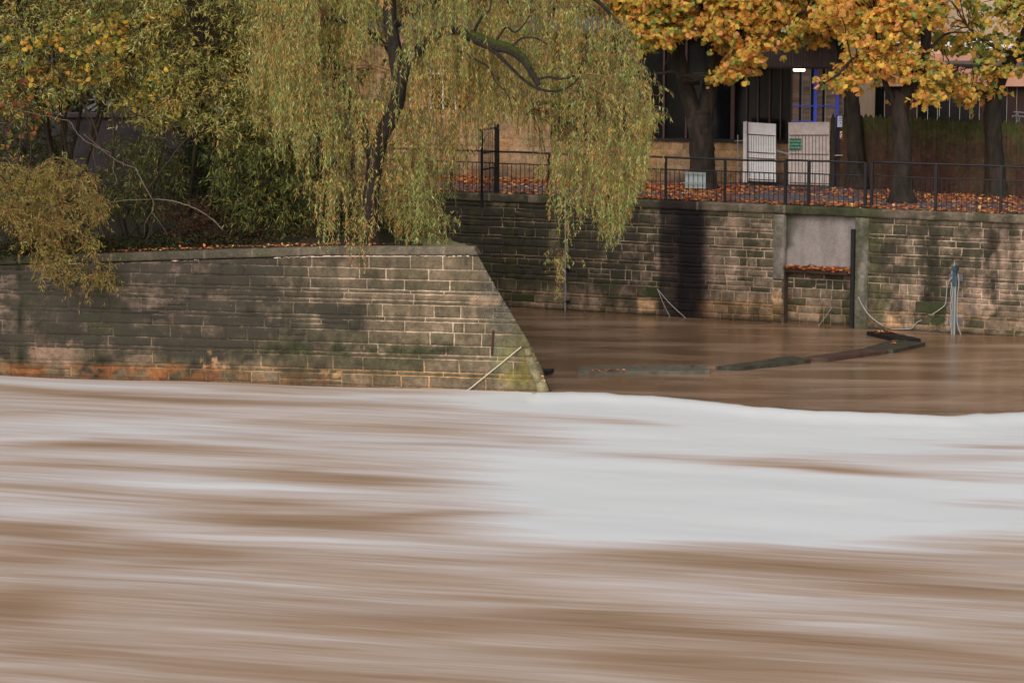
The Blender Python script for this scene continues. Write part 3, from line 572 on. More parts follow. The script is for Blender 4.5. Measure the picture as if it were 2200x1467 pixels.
s1 = math_('MULTIPLY', math_('SUBTRACT', a1.outputs[0], .5), .75); s2 = math_('MULTIPLY', math_('SUBTRACT', a2.outputs[0], .5), .42)
tot = math_('ADD', fa.outputs['Fac'], math_('MULTIPLY', math_('ADD', s1, s2), fr.outputs['Fac']))
rp = nd(nt, 'ShaderNodeValToRGB'); L.new(tot, rp.inputs[0]); e = rp.color_ramp.elements
cm = [(0.0, lin(140, 112, 86, 1.0)), (.28, lin(164, 138, 116, 1.0)), (.50, lin(184, 164, 150, 1.0)), (.76, lin(204, 194, 190, 1.0)), (1.0, np.array([.685, .685, .68]))]
e[0].position = 0; e[0].color = (*cm[0][1], 1); e[1].position = 1; e[1].color = (*cm[-1][1], 1)
for p_, c_ in cm[1:-1]: q = e.new(p_); q.color = (*c_, 1)
# calm basin colour
a3 = snoise(.05, (.25, 1.1, 1), 1.0, 3, .5, .6); rc = nd(nt, 'ShaderNodeMapRange', i_1=.42, i_2=.72); L.new(a3.outputs[0], rc.inputs[0])
mc = nd(nt, 'ShaderNodeMix', data_type='RGBA'); L.new(rc.outputs[0], mc.inputs[0]); mc.inputs[6].default_value = (*lin(120, 92, 68, 1.0), 1); mc.inputs[7].default_value = (*lin(168, 138, 114, 1.0), 1)
mw = nd(nt, 'ShaderNodeMix', data_type='RGBA'); L.new(fr.outputs['Fac'], mw.inputs[0]); L.new(mc.outputs[2], mw.inputs[6]); L.new(rp.outputs[0], mw.inputs[7]); L.new(mw.outputs[2], b.inputs['Base Color'])
rr = nd(nt, 'ShaderNodeMapRange', i_1=0, i_2=1, i_3=.22, i_4=.75); L.new(fr.outputs['Fac'], rr.inputs[0]); L.new(rr.outputs[0], b.inputs['Roughness'])
rs = nd(nt, 'ShaderNodeMapRange', i_1=0, i_2=1, i_3=.5, i_4=.10); L.new(fr.outputs['Fac'], rs.inputs[0]); L.new(rs.outputs[0], b.inputs['Specular IOR Level'])
bp = nd(nt, 'ShaderNodeBump', i_Strength=.1, i_Distance=.03); L.new(a3.outputs[0], bp.inputs['Height']); L.new(bp.outputs[0], b.inputs['Normal'])
L.new(b.outputs[0], out.inputs[0])
tag(mesh_obj('water', P, np.stack([i, i + 1, i + nx + 1, i + nx], -1).reshape(-1, 4), m, None, {'Foam': foam, 'Front': infront}, smooth=True), kind='structure')
# ------------------------------------------------------------------ floating timbers
def plank(pts, lab, mat, group='floating boom timbers', th=.10, leaves=False):
    """four px corners of the top face at water level + height"""
    P = np.array([onz(x, y, .09) for x, y in pts]); ce = P.mean(0); t = empty('floating_timber', lab, 'timber boom', group)
    n = 10; V = []; ttop = []
    for s_ in np.linspace(0, 1, n):
        a = P[0] * (1 - s_) + P[1] * s_; d = P[3] * (1 - s_) + P[2] * s_
        w = (fbm(np.array([s_ * 5 + ce[0]]), np.array([1.0]), 2)[0] - .5) * .05
        for q in (a, a * .5 + d * .5, d): V.append(q + np.array([0, w, random.uniform(-.012, .012)]))
        for q in (a, d): V.append(q + np.array([0, w, -.09 - th]))
    V = np.array(V); Fc = []
    for k in range(n - 1):
        o = k * 5; Fc += [(o, o + 5, o + 6, o + 1), (o + 1, o + 6, o + 7, o + 2), (o + 3, o + 8, o + 5, o), (o + 2, o + 7, o + 9, o + 4)]
    Fc += [(0, 1, 2, 4, 3), (45, 48, 49, 47, 46)]
    mesh_obj('board', V, [tuple(f) for f in Fc], M[mat], t)
    return t
plank([(1242, 797), (1524, 795), (1510, 783), (1246, 787)], 'long grey-green timber floating flat in mid basin with leaves stuck to it', 'timber_grey')
plank([(1538, 786), (1588, 788), (1742, 772), (1700, 764)], 'broad brown timber floating obliquely, second from the pier', 'timber')
plank([(1718, 768), (1780, 769), (1908, 752), (1850, 748)], 'thin reddish timber low in the water between two brown ones', 'timber_red')
plank([(1856, 747), (1918, 751), (1988, 735), (1925, 729)], 'short dark timber with one fallen leaf near the quay wall', 'timber')
plank([(1862, 712), (1935, 730), (1978, 728), (1900, 709)], 'black timber lying against the quay wall at the far end of the boom', 'timber_black')
plank([(1140, 796), (1182, 797), (1190, 791), (1150, 790)], 'black timber end just showing beside the nose of the river wall', 'timber_black')
# ------------------------------------------------------------------ leaves
NARROW = (np.array([[0, 0, 0], [.4, .5, -.02], [1, 0, -.1], [.4, -.5, -.02]]), [np.array([[0, 1, 2, 3]])])
OVAL = (np.array([[0, 0, 0], [.25, .4, 0], [.6, .45, -.05], [1, 0, -.12], [.6, -.45, -.05], [.25, -.4, 0]]), [np.array([[0, 1, 2, 3, 4, 5]])])
mp_pts = [(0, 0), (.05, .32), (.22, .52), (.42, .30), (.62, .48), (.78, .20), (1, 0), (.78, -.20), (.62, -.48), (.42, -.30), (.22, -.52), (.05, -.32)]
_mp = [(.35, 0, .06)] + [(a, b_, -.10 * abs(b_) - .08 * a) for a, b_ in mp_pts]
MAPLE = (np.array(_mp), [np.array([[0, 1 + k, 1 + (k + 1) % 12] for k in range(12)])])
def leaf_cloud(name, P, D, Nn, ln, wd, C, tmpl, mat, parent=None):
    T, Fs = tmpl; k = len(T); n = len(P)
    D = D / (np.linalg.norm(D, axis=1, keepdims=True) + 1e-9); S_ = np.cross(Nn, D); S_ /= np.linalg.norm(S_, axis=1, keepdims=True) + 1e-9; N2 = np.cross(D, S_)
    V = P[:, None, :] + D[:, None, :] * (T[None, :, 0:1] * ln[:, None, None]) + S_[:, None, :] * (T[None, :, 1:2] * wd[:, None, None]) + N2[:, None, :] * (T[None, :, 2:3] * ln[:, None, None])
    Fc = [(np.arange(n)[:, None, None] * k + f[None]).reshape(-1, f.shape[1]) for f in Fs]
    return mesh_obj(name, V.reshape(-1, 3), Fc, mat, parent, {'Col': np.repeat(C, k, axis=0)})
def palette(n, cols, w, jit=.18, k=1.0, idx=None):
    cs = np.array([lin(*c, k) for c in cols]); w = np.array(w, float); w /= w.sum()
    if idx is None: idx = rng.choice(len(cols), n, p=w)
    return cs[idx] * (1 + rng.normal(0, jit, (n, 1))).clip(.4, 1.8)
def rdir(n):
    v = rng.normal(0, 1, (n, 3)); return v / np.linalg.norm(v, axis=1, keepdims=True)
def inpoly(x, y, poly):
    poly = np.array(poly, float); c = np.zeros(len(x), bool); j = len(poly) - 1
    for i in range(len(poly)):
        xi, yi = poly[i]; xj, yj = poly[j]
        k = ((yi > y) != (yj > y)) & (x < (xj - xi) * (y - yi) / (yj - yi + 1e-9) + xi); c ^= k; j = i
    return c
def sample_volume(poly, Y0, Y1, n, dens=None):
    poly = np.array(poly, float); lo = poly.min(0); hi = poly.max(0); out = []; c = 0
    while c < n:
        x = rng.uniform(lo[0], hi[0], n * 3); y = rng.uniform(lo[1], hi[1], n * 3); ok = inpoly(x, y, poly)
        if dens is not None: ok &= rng.random(len(x)) < dens(x, y)
        x = x[ok]; y = y[ok]; out.append(np.stack([x, y], 1)); c += len(x)
    q = np.concatenate(out)[:n]; Yv = rng.uniform(Y0, Y1, n)
    d = FW[None] + RT[None] * ((q[:, 0:1] - CX) / F) - UP[None] * ((q[:, 1:2] - CY) / F)
    return C0[None] + d * (Yv / d[:, 1])[:, None], q
def limbs(root, defs, mat, name='trunk', parent_name='limb'):
    """defs: list of (list of (px,py,Y), r0, r1); first is the trunk"""
    pts = []
    for k, (pl, r0, r1) in enumerate(defs):
        big = r0 > .15; P = spline([onY(*p) for p in pl], 9 if big else 4); n = len(P)
        P = P + (rng.normal(0, 1, P.shape) * (.012 if big else .05) * np.linspace(r0, r1, n)[:, None])
        R = np.linspace(r0, r1, n) * (1 + (.015 if big else .04) * rng.normal(0, 1, n).clip(-1, 1))
        if k == 0: R = R * (1 + .55 * np.exp(-np.linalg.norm(P - P[0], axis=1) / .28))
        mb = MB(); mb.tube(P, R, 26 if big else 10 if r0 > .06 else 6, relief=.42 if big else 0, seed=k * 3.1 + pl[0][0]); mb.build(name if k == 0 else parent_name, mat, root, True)
        pts.append(P)
    return np.vstack(pts)
def connect(root, C, L_, mat, name='twigs', r=.012, sag=.12, frac=1.0):
    m = rng.random(len(C)) < frac; C = C[m]
    d = ((C[:, None, :] - L_[None, :, :]) ** 2).sum(2); src = L_[d.argmin(1)]; t = np.linspace(0, 1, 7)[None, :, None]
    P = src[:, None] * (1 - t) + C[:, None] * t; P[:, :, 2] += (np.sin(t[..., 0] * math.pi) * sag * np.linalg.norm(C - src, axis=1)[:, None])
    P += rng.normal(0, .03, P.shape) * np.sin(t * math.pi)
    R = np.linspace(1, .35, 7)[None] * r * (.6 + .5 * np.linalg.norm(C - src, axis=1)[:, None].clip(0, 3))
    V, Fc = tubes3(P, R); return mesh_obj(name, V, Fc, mat, root)
def sprays(root, C, per, rad, droop, tmpl, ln, wd, pal, name='crown', flat=.35, lf=(.7, 1.2), face=.0, spread=.9, twmat='twig', tw_r=.005, mat='leaf', trunkpull=None):
    n = len(C); nt_ = 4
    D = rdir(n * nt_); D[:, 2] *= flat; D[:, 2] -= droop * .5; D /= np.linalg.norm(D, axis=1, keepdims=True)
    S0 = np.repeat(C, nt_, axis=0); L_ = rad * rng.uniform(.5, 1.2, n * nt_); t = np.linspace(0, 1, 4)[None, :, None]
    Pt = S0[:, None] + D[:, None] * (L_[:, None, None] * t); Pt[:, :, 2] -= (t[..., 0] ** 2) * droop * .35 * L_[:, None]
    V, Fc = tubes3(Pt, np.tile(np.linspace(1, .4, 4) * tw_r, (n * nt_, 1))); mesh_obj('twigs', V, Fc, M[twmat], root)
    k = max(1, per // nt_); tt = rng.random((n * nt_, k)) ** .7
    Pp = S0[:, None] + D[:, None] * (L_[:, None, None] * tt[..., None]); Pp[:, :, 2] -= tt ** 2 * droop * .35 * L_[:, None]
    Pp = Pp.reshape(-1, 3) + rng.normal(0, .02, (n * nt_ * k, 3)); m = len(Pp)
    Dl = np.repeat(D, k, axis=0) * .6 + rdir(m) * spread; Dl[:, 2] -= droop
    Nn = rdir(m) * .7; Nn[:, 2] += .6; Nn[:, 1] -= face
    cc = pal(m, np.repeat(np.repeat(np.arange(n), nt_), k), Pp)
    return leaf_cloud(name, Pp, Dl, Nn, ln * rng.uniform(*lf, m), wd * rng.uniform(*lf, m), cc, tmpl, M[mat], root)
# --- maples
mcol = [(248, 196, 92), (242, 172, 86), (236, 198, 90), (206, 188, 86), (156, 172, 88), (246, 172, 114), (116, 148, 82)]
def mpal(green):
    def f(n, cid, Pp):
        cl = rng.random(cid.max() + 1); g = cl[cid]
        px_, py_ = proj(Pp); gg = green(px_, py_)
        base_w = np.array([.26, .22, .2, .14, .03, .12, .0]); grw = np.array([.06, .03, .16, .34, .27, .02, .14])
        sel = (rng.random(n) < (gg * .8 + (g > .82) * .5).clip(0, 1)); i1 = rng.choice(7, n, p=base_w / base_w.sum() / (base_w / base_w.sum()).sum()); i2 = rng.choice(7, n, p=grw / grw.sum())
        return palette(n, mcol, None or [1] * 7, .14, 1.0, np.where(sel, i2, i1))
    return f
def maple(lab, defs, poly, Y0, Y1, n, green, per=26):
    root = empty('maple_tree', lab, 'tree', 'maples along the promenade'); L_ = limbs(root, defs, M['maple_bark'])
    C, q = sample_volume(poly, Y0, Y1, n); connect(root, C, L_[8:], M['twig_dark'], 'twigs', .017, .06, .8)
    C = C + rng.normal(0, 1, C.shape) * [.12, .12, .05]
    sprays(root, C, per - 2, .42, .4, MAPLE, .138, .142, mpal(green), face=.7, flat=.18, lf=(.55, 1.25), twmat='twig_dark'); return root
YT = [float(onz(1512, 408, QT)[1]), float(onz(1840, 405, QT)[1]), float(onz(1940, 434, QT)[1]), float(onz(2142, 422, QT)[1])]
y1 = YT[0]
maple('stout forked maple with a low mossy bough, left of the white gates',
      [([(1510, 412, y1), (1509, 360, y1), (1507, 310, y1), (1503, 270, y1), (1500, 235, y1)], .31, .33),
       ([(1500, 280, y1), (1484, 225, y1), (1468, 165, y1), (1456, 110, y1), (1446, 50, y1 - .3), (1430, -80, y1 - .5)], .24, .12),
       ([(1508, 275, y1), (1520, 215, y1), (1528, 160, y1), (1534, 110, y1), (1526, 50, y1), (1506, -10, y1 - .3), (1490, -120, y1 - .4)], .24, .10),
       ([(1500, 178, y1 - .2), (1480, 178, y1 - .6), (1462, 172, y1 - .9), (1448, 156, y1 - 1), (1420, 158, y1 - 1.2), (1390, 162, y1 - 1.3)], .07, .03),
       ([(1530, 100, y1), (1600, 60, y1 - .8), (1690, 40, y1 - 1.2), (1740, 20, y1 - 1.5)], .09, .03),
       ([(1452, 60, y1 - .3), (1400, 30, y1 - 1), (1330, 10, y1 - 1.5)], .09, .03)],
      [(1230, -60), (1300, 10), (1352, 45), (1376, 90), (1398, 122), (1420, 104), (1450, 92), (1470, 70), (1500, 60), (1535, 70), (1560, 95), (1548, 140), (1526, 172), (1540, 182), (1570, 172), (1596, 150), (1620, 122), (1645, 98), (1680, 96), (1700, 78), (1740, 84), (1765, 60), (1790, 20), (1790, -60)],
      y1 - 2.0, y1 - .3, 480, lambda x, y: .25 + .3 * (x < 1480), 26)
y2 = YT[1]
maple('slim dark trunked maple just right of the brown signboard',
      [([(1842, 408, y2), (1838, 330, y2), (1832, 250, y2), (1824, 180, y2), (1812, 110, y2), (1800, 50, y2), (1790, -100, y2)], .24, .13),
       ([(1812, 110, y2), (1860, 60, y2 - .4), (1900, 20, y2 - .6)], .07, .03), ([(1800, 60, y2), (1760, 70, y2 - .6), (1700, 68, y2 - 1)], .06, .02)],
      [(1690, -60), (1700, 20), (1720, 70), (1755, 92), (1790, 90), (1850, 60), (1900, -60)], y2 - 1.2, y2 + 1, 130, lambda x, y: .12)
y3 = YT[2]
maple('maple nearest the railing, its orange boughs reaching left over the gates',
      [([(1938, 436, y3), (1938, 380, y3), (1938, 300, y3), (1934, 240, y3), (1940, 200, y3)], .25, .2),
       ([(1938, 215, y3), (1968, 165, y3), (1985, 120, y3), (1990, 60, y3), (1985, -100, y3)], .17, .11),
       ([(1932, 240, y3), (1912, 205, y3), (1900, 170, y3), (1890, 110, y3), (1880, 40, y3)], .09, .05),
       ([(1890, 110, y3), (1840, 120, y3 - .5), (1800, 160, y3 - .9), (1762, 185, y3 - 1.1)], .045, .015),
       ([(1985, 120, y3), (2030, 75, y3 - .4), (2075, 70, y3 - .6)], .05, .02)],
      [(1770, -60), (1768, 30), (1785, 70), (1840, 85), (1860, 100), (1820, 130), (1768, 162), (1782, 174), (1812, 180), (1826, 192), (1855, 182), (1885, 180), (1900, 160), (1925, 150), (1945, 180), (1960, 204), (1990, 212), (2010, 200), (2030, 212), (2040, 190), (2020, 140), (1960, 110), (1960, 70), (2040, 40), (2040, -60)],
      y3 - 1.1, y3 + .7, 270, lambda x, y: .12 + .35 * (x > 1930), 24)
y4 = YT[3]
maple('maple in front of the timber fence at the far right, green and orange',
      [([(2142, 424, y4), (2140, 370, y4), (2136, 300, y4), (2132, 240, y4), (2140, 190, y4), (2160, 150, y4), (2190, 100, y4), (2230, 20, y4)], .27, .13),
       ([(2160, 152, y4 - .2), (2120, 146, y4 - .9), (2080, 142, y4 - 1.2), (2040, 140, y4 - 1.3), (1990, 138, y4 - 1.3)], .07, .02),
       ([(2190, 118, y4 - .2), (2150, 108, y4 - .9), (2110, 84, y4 - 1.2), (2080, 60, y4 - 1.3)], .07, .02), ([(2195, 40, y4), (2180, 20, y4 - .4), (2150, -30, y4 - .6)], .05, .02)],
      [(2000, 150), (1990, 205), (2025, 202), (2060, 212), (2090, 210), (2122, 218), (2135, 195), (2160, 192), (2150, 165), (2200, 150), (2240, 165), (2330, 150), (2330, -60), (1990, -60), (2050, 20), (2010, 60), (2000, 100), (2070, 112), (2110, 120), (2090, 140), (2040, 135)],
      y4 - 1.2, y4 + .4, 250, lambda x, y: .75 * (y < 150) + .3, 24)
# --- weeping willow
wil = empty('weeping_willow', 'large weeping willow with hanging green and amber strands over the river wall and basin', 'tree')
yw = 60.4
WL = limbs(wil, [([(800, 534, 59.3), (796, 470, 59.2), (799, 410, 59.1), (806, 350, 59.0), (822, 290, 58.9), (846, 240, 58.8), (858, 190, 58.8), (850, 120, 58.9), (838, 40, 59.2), (830, -120, 59.8)], .17, .14),
    ([(860, 180, 58.8), (884, 130, 58.8), (930, 80, 58.9), (980, 64, yw - 1.8), (1015, 82, yw - 2.4), (1058, 100, yw - 2.7), (1092, 108, yw - 2.8), (1124, 130, yw - 2.8), (1144, 160, yw - 2.8), (1158, 184, yw - 2.8)], .13, .06),
    ([(1040, 96, yw - 2.7), (1072, 120, yw - 2.8), (1100, 148, yw - 2.8), (1130, 176, yw - 2.8), (1160, 192, yw - 2.8), (1195, 196, yw - 2.8), (1225, 185, yw - 2.8), (1250, 160, yw - 2.8)], .045, .02),
    ([(1100, 104, yw - 2.8), (1118, 84, yw - 2.8), (1150, 82, yw - 2.8), (1176, 96, yw - 2.8)], .03, .015),
    ([(1014, 80, yw - 2.4), (1035, 36, yw - 2.6), (1052, 22, yw - 2.6), (1056, -10, yw - 2.6)], .035, .02),
    ([(1060, 98, yw - 2.7), (1086, 60, yw - 2.8), (1106, 70, yw - 2.8), (1124, 55, yw - 2.8), (1138, 34, yw - 2.8)], .028, .015),
    ([(1150, 172, yw - 2.8), (1178, 166, yw - 2.8), (1205, 170, yw - 2.8), (1235, 164, yw - 2.8)], .035, .02),
    ([(985, 110, yw - 2.2), (1020, 128, yw - 2.6), (1050, 146, yw - 2.7), (1066, 178, yw - 2.8), (1090, 202, yw - 2.8), (1102, 238, yw - 2.8)], .03, .012),
    ([(1060, 150, yw - .7), (1078, 184, yw - .8), (1110, 216, yw - .9), (1135, 232, yw - .9)], .02, .01),
    ([(800, 340, yw + .3), (768, 250, yw + .8), (730, 170, yw + 1.2), (708, 90, yw + 1.4), (694, 30, yw + 1.4), (682, -100, yw + 1.4)], .12, .08),
    ([(850, 120, yw), (780, 60, yw - .6), (700, 40, yw - 1)], .07, .03), ([(842, 60, yw), (930, 0, yw - .5), (1100, -40, yw - 1.2), (1250, -20, yw - 1.6), (1330, 50, yw - 1.8)], .09, .03),
    ([(1250, -20, yw - 1.6), (1300, 20, yw + .5), (1340, 90, yw + 2)], .05, .02)], M['bark'])
# moss sleeve on the big bough
mb = MB(); P = spline([onY(x, y - 4, Y_) for x, y, Y_ in ((1013, 80, yw - 2.42), (1058, 98, yw - 2.72), (1092, 106, yw - 2.82), (1124, 128, yw - 2.82), (1140, 150, yw - 2.82))], 8)
P[:, 2] += .02; mb.tube(P + rng.normal(0, .006, P.shape), np.linspace(.085, .05, len(P)), 8); mb.build('moss_sleeve', M['moss'], wil, True)
BX = [545, 590, 640, 680, 700, 740, 770, 795, 815, 850, 900, 930, 965, 985, 1010, 1050, 1100, 1115, 1150, 1185, 1200, 1215, 1240, 1265, 1290, 1320, 1350, 1380, 1392, 1400]
BY = [250, 330, 400, 480, 520, 540, 585, 520, 470, 530, 560, 520, 575, 420, 330, 260, 250, 300, 330, 480, 660, 600, 500, 430, 500, 540, 460, 410, 360, 200]
TX = [540, 560, 640, 1270, 1300, 1340, 1370, 1392, 1402]; TY = [-100, -110, -140, -140, -10, 50, 110, 190, 230]
def strands(nT, per, xr, Y0, Y1, dens, botk=1.0, lenr=(.7, 2.6)):
    x = rng.uniform(*xr, nT * 6); top = np.interp(x, TX, TY); bot = np.interp(x, BX, BY)
    y0 = top + (bot * botk - top) * rng.random(len(x)) ** 1.05 * .93; ok = rng.random(len(x)) < dens(x, y0); x = x[ok][:nT]; y0 = y0[ok][:nT]; nT = len(x)
    Yd = rng.uniform(Y0, Y1, nT); d = FW[None] + RT[None] * ((x[:, None] - CX) / F) - UP[None] * ((y0[:, None] - CY) / F)
    T0 = C0[None] + d * (Yd / d[:, 1])[:, None]; NODES.append(T0)
    id_ = np.repeat(np.arange(nT), per); n = len(id_); S0 = T0[id_] + rng.normal(0, 1, (n, 3)) * [.13, .13, .07]
    lean = rng.uniform(0, 2 * math.pi, nT)[id_]; th = lean + rng.normal(0, .8, n)
    px_, py_ = proj(S0); L_ = rng.uniform(*lenr, nT)[id_] * rng.uniform(.45, 1.15, n); out = rng.uniform(.08, .42, n) * np.minimum(1, L_)
    xe = px_ + np.cos(th) * out * 97; bot = np.interp(xe, BX, BY) * botk
    L_ = np.clip(np.minimum(L_, (bot + rng.normal(0, 16, n) - py_) * Yd[id_] / F), .10, 4)
    Kp = 9; t = np.linspace(0, 1, Kp)[None, :]; P = np.zeros((n, Kp, 3)); e_ = 1 - np.exp(-3.2 * t)
    P[..., 0] = S0[:, None, 0] + (np.cos(th) * out)[:, None] * e_; P[..., 1] = S0[:, None, 1] + (np.sin(th) * out)[:, None] * e_
    P[..., 2] = S0[:, None, 2] - L_[:, None] * t ** 1.15 + (.16 * np.minimum(1, L_))[:, None] * np.sin(np.clip(t * 5, 0, math.pi))
    P[..., 0] += (.05 * np.minimum(1, L_))[:, None] * np.sin(t * 4 + th[:, None] * 3) * t; P += rng.normal(0, .008, P.shape)
    return P, L_, id_
NODES = []
def wdens(x, y):
    d = np.ones_like(x); hole = np.exp(-(((x - 1110) / 72) ** 2)) * (y > 170) * (y < 420); d -= hole * .96
    d -= .75 * np.exp(-(((x - 1000) / 30) ** 2)) * (y > 260); d -= .5 * np.exp(-(((x - 930) / 22) ** 2 + ((y - 190) / 60) ** 2))
    d -= .7 * np.exp(-(((x - 1085) / 65) ** 2 + ((y - 105 - (x - 1085) * .6) / 24) ** 2)); d -= .6 * np.exp(-(((x - 852) / 24) ** 2 + ((y - 150) / 90) ** 2)); d -= .6 * np.exp(-(((x - 800) / 18) ** 2)) * (y > 300)
    d -= .45 * (x > 1190) * (y > 340); d -= .45 * (x < 640) * (y > 180)
    return d.clip(.02, 1)
PP = []; nid = 0
for nT, per, xr, Ya, Yb, kk, lr in ((285, 10, (548, 1000), 58.1, 62.4, 1.0, (.5, 1.7)), (250, 10, (985, 1400), 57.6, 62.3, 1.0, (.5, 1.8)), (10, 6, (690, 985), 57.9, 58.6, 1.02, (1.4, 2.2)), (5, 8, (1188, 1222), 58.5, 60.0, 1.0, (1.5, 2.6))):
    P, L_, id_ = strands(nT, per, xr, Ya, Yb, wdens, kk, lr); PP.append((P, L_, id_ + nid)); nid += nT
P = np.concatenate([p[0] for p in PP]); L_ = np.concatenate([p[1] for p in PP]); TID = np.concatenate([p[2] for p in PP])
connect(wil, np.vstack(NODES), WL[10:], M['twig'], 'branchlets', .010, .16, .8)
# keep trunk view partly open
V, Fc = tubes3(P, np.tile(np.linspace(1, .5, 9) * .005, (len(P), 1))); mesh_obj('hanging_twigs', V, Fc, M['twig'], wil)
cnt = (L_ / .033).astype(int).clip(6, 90); sid = np.repeat(np.arange(len(P)), cnt); t = rng.random(len(sid)) * 8; k0 = np.floor(t).astype(int).clip(0, 7); fr_ = (t - k0)[:, None]
Pl = P[sid, k0] * (1 - fr_) + P[sid, k0 + 1] * fr_; m = len(Pl)
Dl = rdir(m) * .6; Dl[:, 2] -= .95; Nn = rdir(m); Nn[:, 1] -= .3
wc = [(186, 202, 118), (156, 180, 102), (226, 184, 106), (204, 204, 120), (128, 152, 88), (204, 222, 172), (226, 166, 102)]
amb = rng.random(TID.max() + 1)[TID] * .8 + rng.random(len(P)) * .2; pxs, pys = proj(Pl)
zone = .25 + .5 * fbm(pxs / 60, pys / 90, 3, 4)
isam = rng.random(m) < ((amb[sid] * .55 + zone * .55) - .15 + .25 * np.exp(-(((pxs - 960) / 90) ** 2 + ((pys - 270) / 90) ** 2))).clip(.08, .8)
idx = np.where(isam, rng.choice([2, 6, 3], m, p=[.5, .3, .2]), rng.choice([0, 1, 3, 4, 5], m, p=[.32, .3, .12, .16, .10]))
leaf_cloud('foliage', Pl, Dl, Nn, .105 * rng.uniform(.6, 1.3, m), .018 * rng.uniform(.7, 1.3, m), palette(m, wc, [1] * 7, .18, 1.0, idx), NARROW, M['leaf'], wil)
# ------------------------------------------------------------------ shrubs on the bank
def pal_simple(cols, w, jit=.2, k=1.0):
    def f(n, cid, Pp):
        nc = len(cols); w_ = np.array(w, float); w_ /= w_.sum(); ci = rng.choice(nc, cid.max() + 1, p=w_)
        idx = np.where(rng.random(n) < .45, ci[cid], rng.choice(nc, n, p=w_)); return palette(n, cols, [1] * nc, jit, k, idx)
    return f
def shrub(name, lab, cat, base, poly, Y0, Y1, n, per, rad, droop, tmpl, ln, wd, pal, nst=6, r0=.035, mat='twig_dark', group=None, spread=.8, flat=.8, face=.3):
    root = empty(name, lab, cat, group); C, q = sample_volume(poly, Y0, Y1, n); Lp = []
    bx, by, bY = base; b0 = onY(bx, by, bY); V_ = []
    mb = MB(); tg = C[rng.choice(n, nst, replace=False)]
    for k in range(nst):
        s0 = b0 + np.array([rng.normal(0, .25), rng.normal(0, .3), -.3]); mid = s0 * .45 + tg[k] * .55 + np.array([rng.normal(0, .15), 0, .25])
        Ps = spline([s0, mid, tg[k]], 8); Ps[1:-1] += rng.normal(0, .025, Ps[1:-1].shape); mb.tube(Ps, np.linspace(r0 * rng.uniform(.7, 1.3), r0 * .3, len(Ps)), 7); Lp.append(Ps[3:])
    mb.build('stems', M[mat], root, True); Lp = np.vstack(Lp)
    connect(root, C, Lp, M[mat], 'twigs', .007, .08, .75)
    sprays(root, C, per, rad, droop, tmpl, ln, wd, pal, 'foliage', flat=flat, face=face, spread=spread, twmat=mat); return root
osier = [(212, 200, 114), (186, 184, 102), (158, 160, 88), (226, 176, 100), (136, 144, 80), (222, 218, 148)]
shrub('willow_shrub', 'tall olive narrow-leaved shrub behind the pier wall, left of the weeping willow', 'shrub', (420, 470, 63), [(330, -140), (300, 60), (360, 220), (430, 270), (520, 330), (620, 350), (690, 270), (700, 120), (790, 60), (820, -140)], 60.4, 64.6, 1350, 38, .5, .35, NARROW, .135, .026, pal_simple(osier, [3, 3, 2, 1.5, 2, 1]), 9, .05)
shrub('willow_shrub', 'broad feathery olive shrub filling the top left corner behind the yellow sapling', 'shrub', (150, 470, 63.5), [(-160, -140), (-160, 130), (-40, 230), (60, 250), (130, 215), (190, 200), (240, 240), (330, 280), (420, 250), (430, 120), (400, -140)], 60.9, 64.8, 1250, 36, .5, .3, NARROW, .135, .026, pal_simple(osier, [3, 3, 2, 2, 2, 1]), 9, .05)
shrub('maple_sapling', 'yellow-leaved maple sapling among the olive shrubs at the upper left', 'tree', (270, 500, 61.6), [(20, 60), (90, 60), (170, 30), (260, 20), (370, 10), (380, 80), (400, 210), (370, 245), (300, 235), (240, 190), (120, 170), (60, 170), (20, 150)], 61, 62.4, 70, 12, .4, .4, MAPLE, .12, .125, pal_simple([(236, 186, 78), (214, 178, 76), (170, 168, 76), (232, 156, 80), (128, 146, 70)], [3, 3, 3, 1.2, 2]), 4, .045, spread=.9, flat=.4, face=.7)
shrub('red_leaved_sapling', 'thin sapling with rusty red and yellow leaves at the left edge', 'tree', (60, 480, 61.5), [(-40, 110), (70, 120), (110, 150), (120, 290), (90, 310), (-40, 330)], 60.8, 62.2, 22, 9, .4, .4, MAPLE, .11, .11, pal_simple([(180, 96, 70), (140, 66, 58), (196, 146, 74), (120, 128, 60)], [1.5, 1, 2, 2]), 4, .03, spread=.9, flat=.5, face=.7)
shrub('overhanging_willow_shrub', 'olive and amber shrub spilling over the river wall at the left', 'shrub', (60, 480, 60.6), [(-80, 350), (60, 350), (130, 335), (200, 370), (230, 430), (190, 500), (215, 560), (250, 600), (235, 640), (160, 610), (90, 590), (60, 540), (30, 480), (-80, 470)], 58.9, 60.8, 330, 36, .42, .5, NARROW, .115, .022, pal_simple([(180, 156, 84), (158, 152, 80), (192, 144, 80), (136, 140, 74), (178, 174, 102)], [3, 3, 2, 2, 1]), 7, .04, mat='twig')
shrub('narrow_leaved_shrub', 'lower green shrub with long drooping leaves behind the coping, left of the willow strands', 'shrub', (560, 510, 61.4), [(440, 300), (520, 290), (600, 300), (680, 330), (690, 440), (640, 520), (540, 500), (470, 440)], 60.4, 62.6, 330, 26, .42, .65, NARROW, .14, .026, pal_simple([(134, 142, 76), (104, 116, 62), (164, 158, 78), (84, 96, 52), (178, 148, 78)], [3, 3, 2, 2, .7]), 6, .03)
shrub('narrow_leaved_shrub', 'small green long-leaved shrub under the bare pale branch', 'shrub', (300, 500, 61.3), [(240, 290), (330, 290), (390, 330), (380, 420), (300, 470), (240, 430), (215, 340)], 60.6, 62.0, 130, 24, .42, .6, NARROW, .13, .026, pal_simple([(114, 118, 64), (86, 94, 52), (160, 140, 72)], [3, 3, 1]), 5, .025)
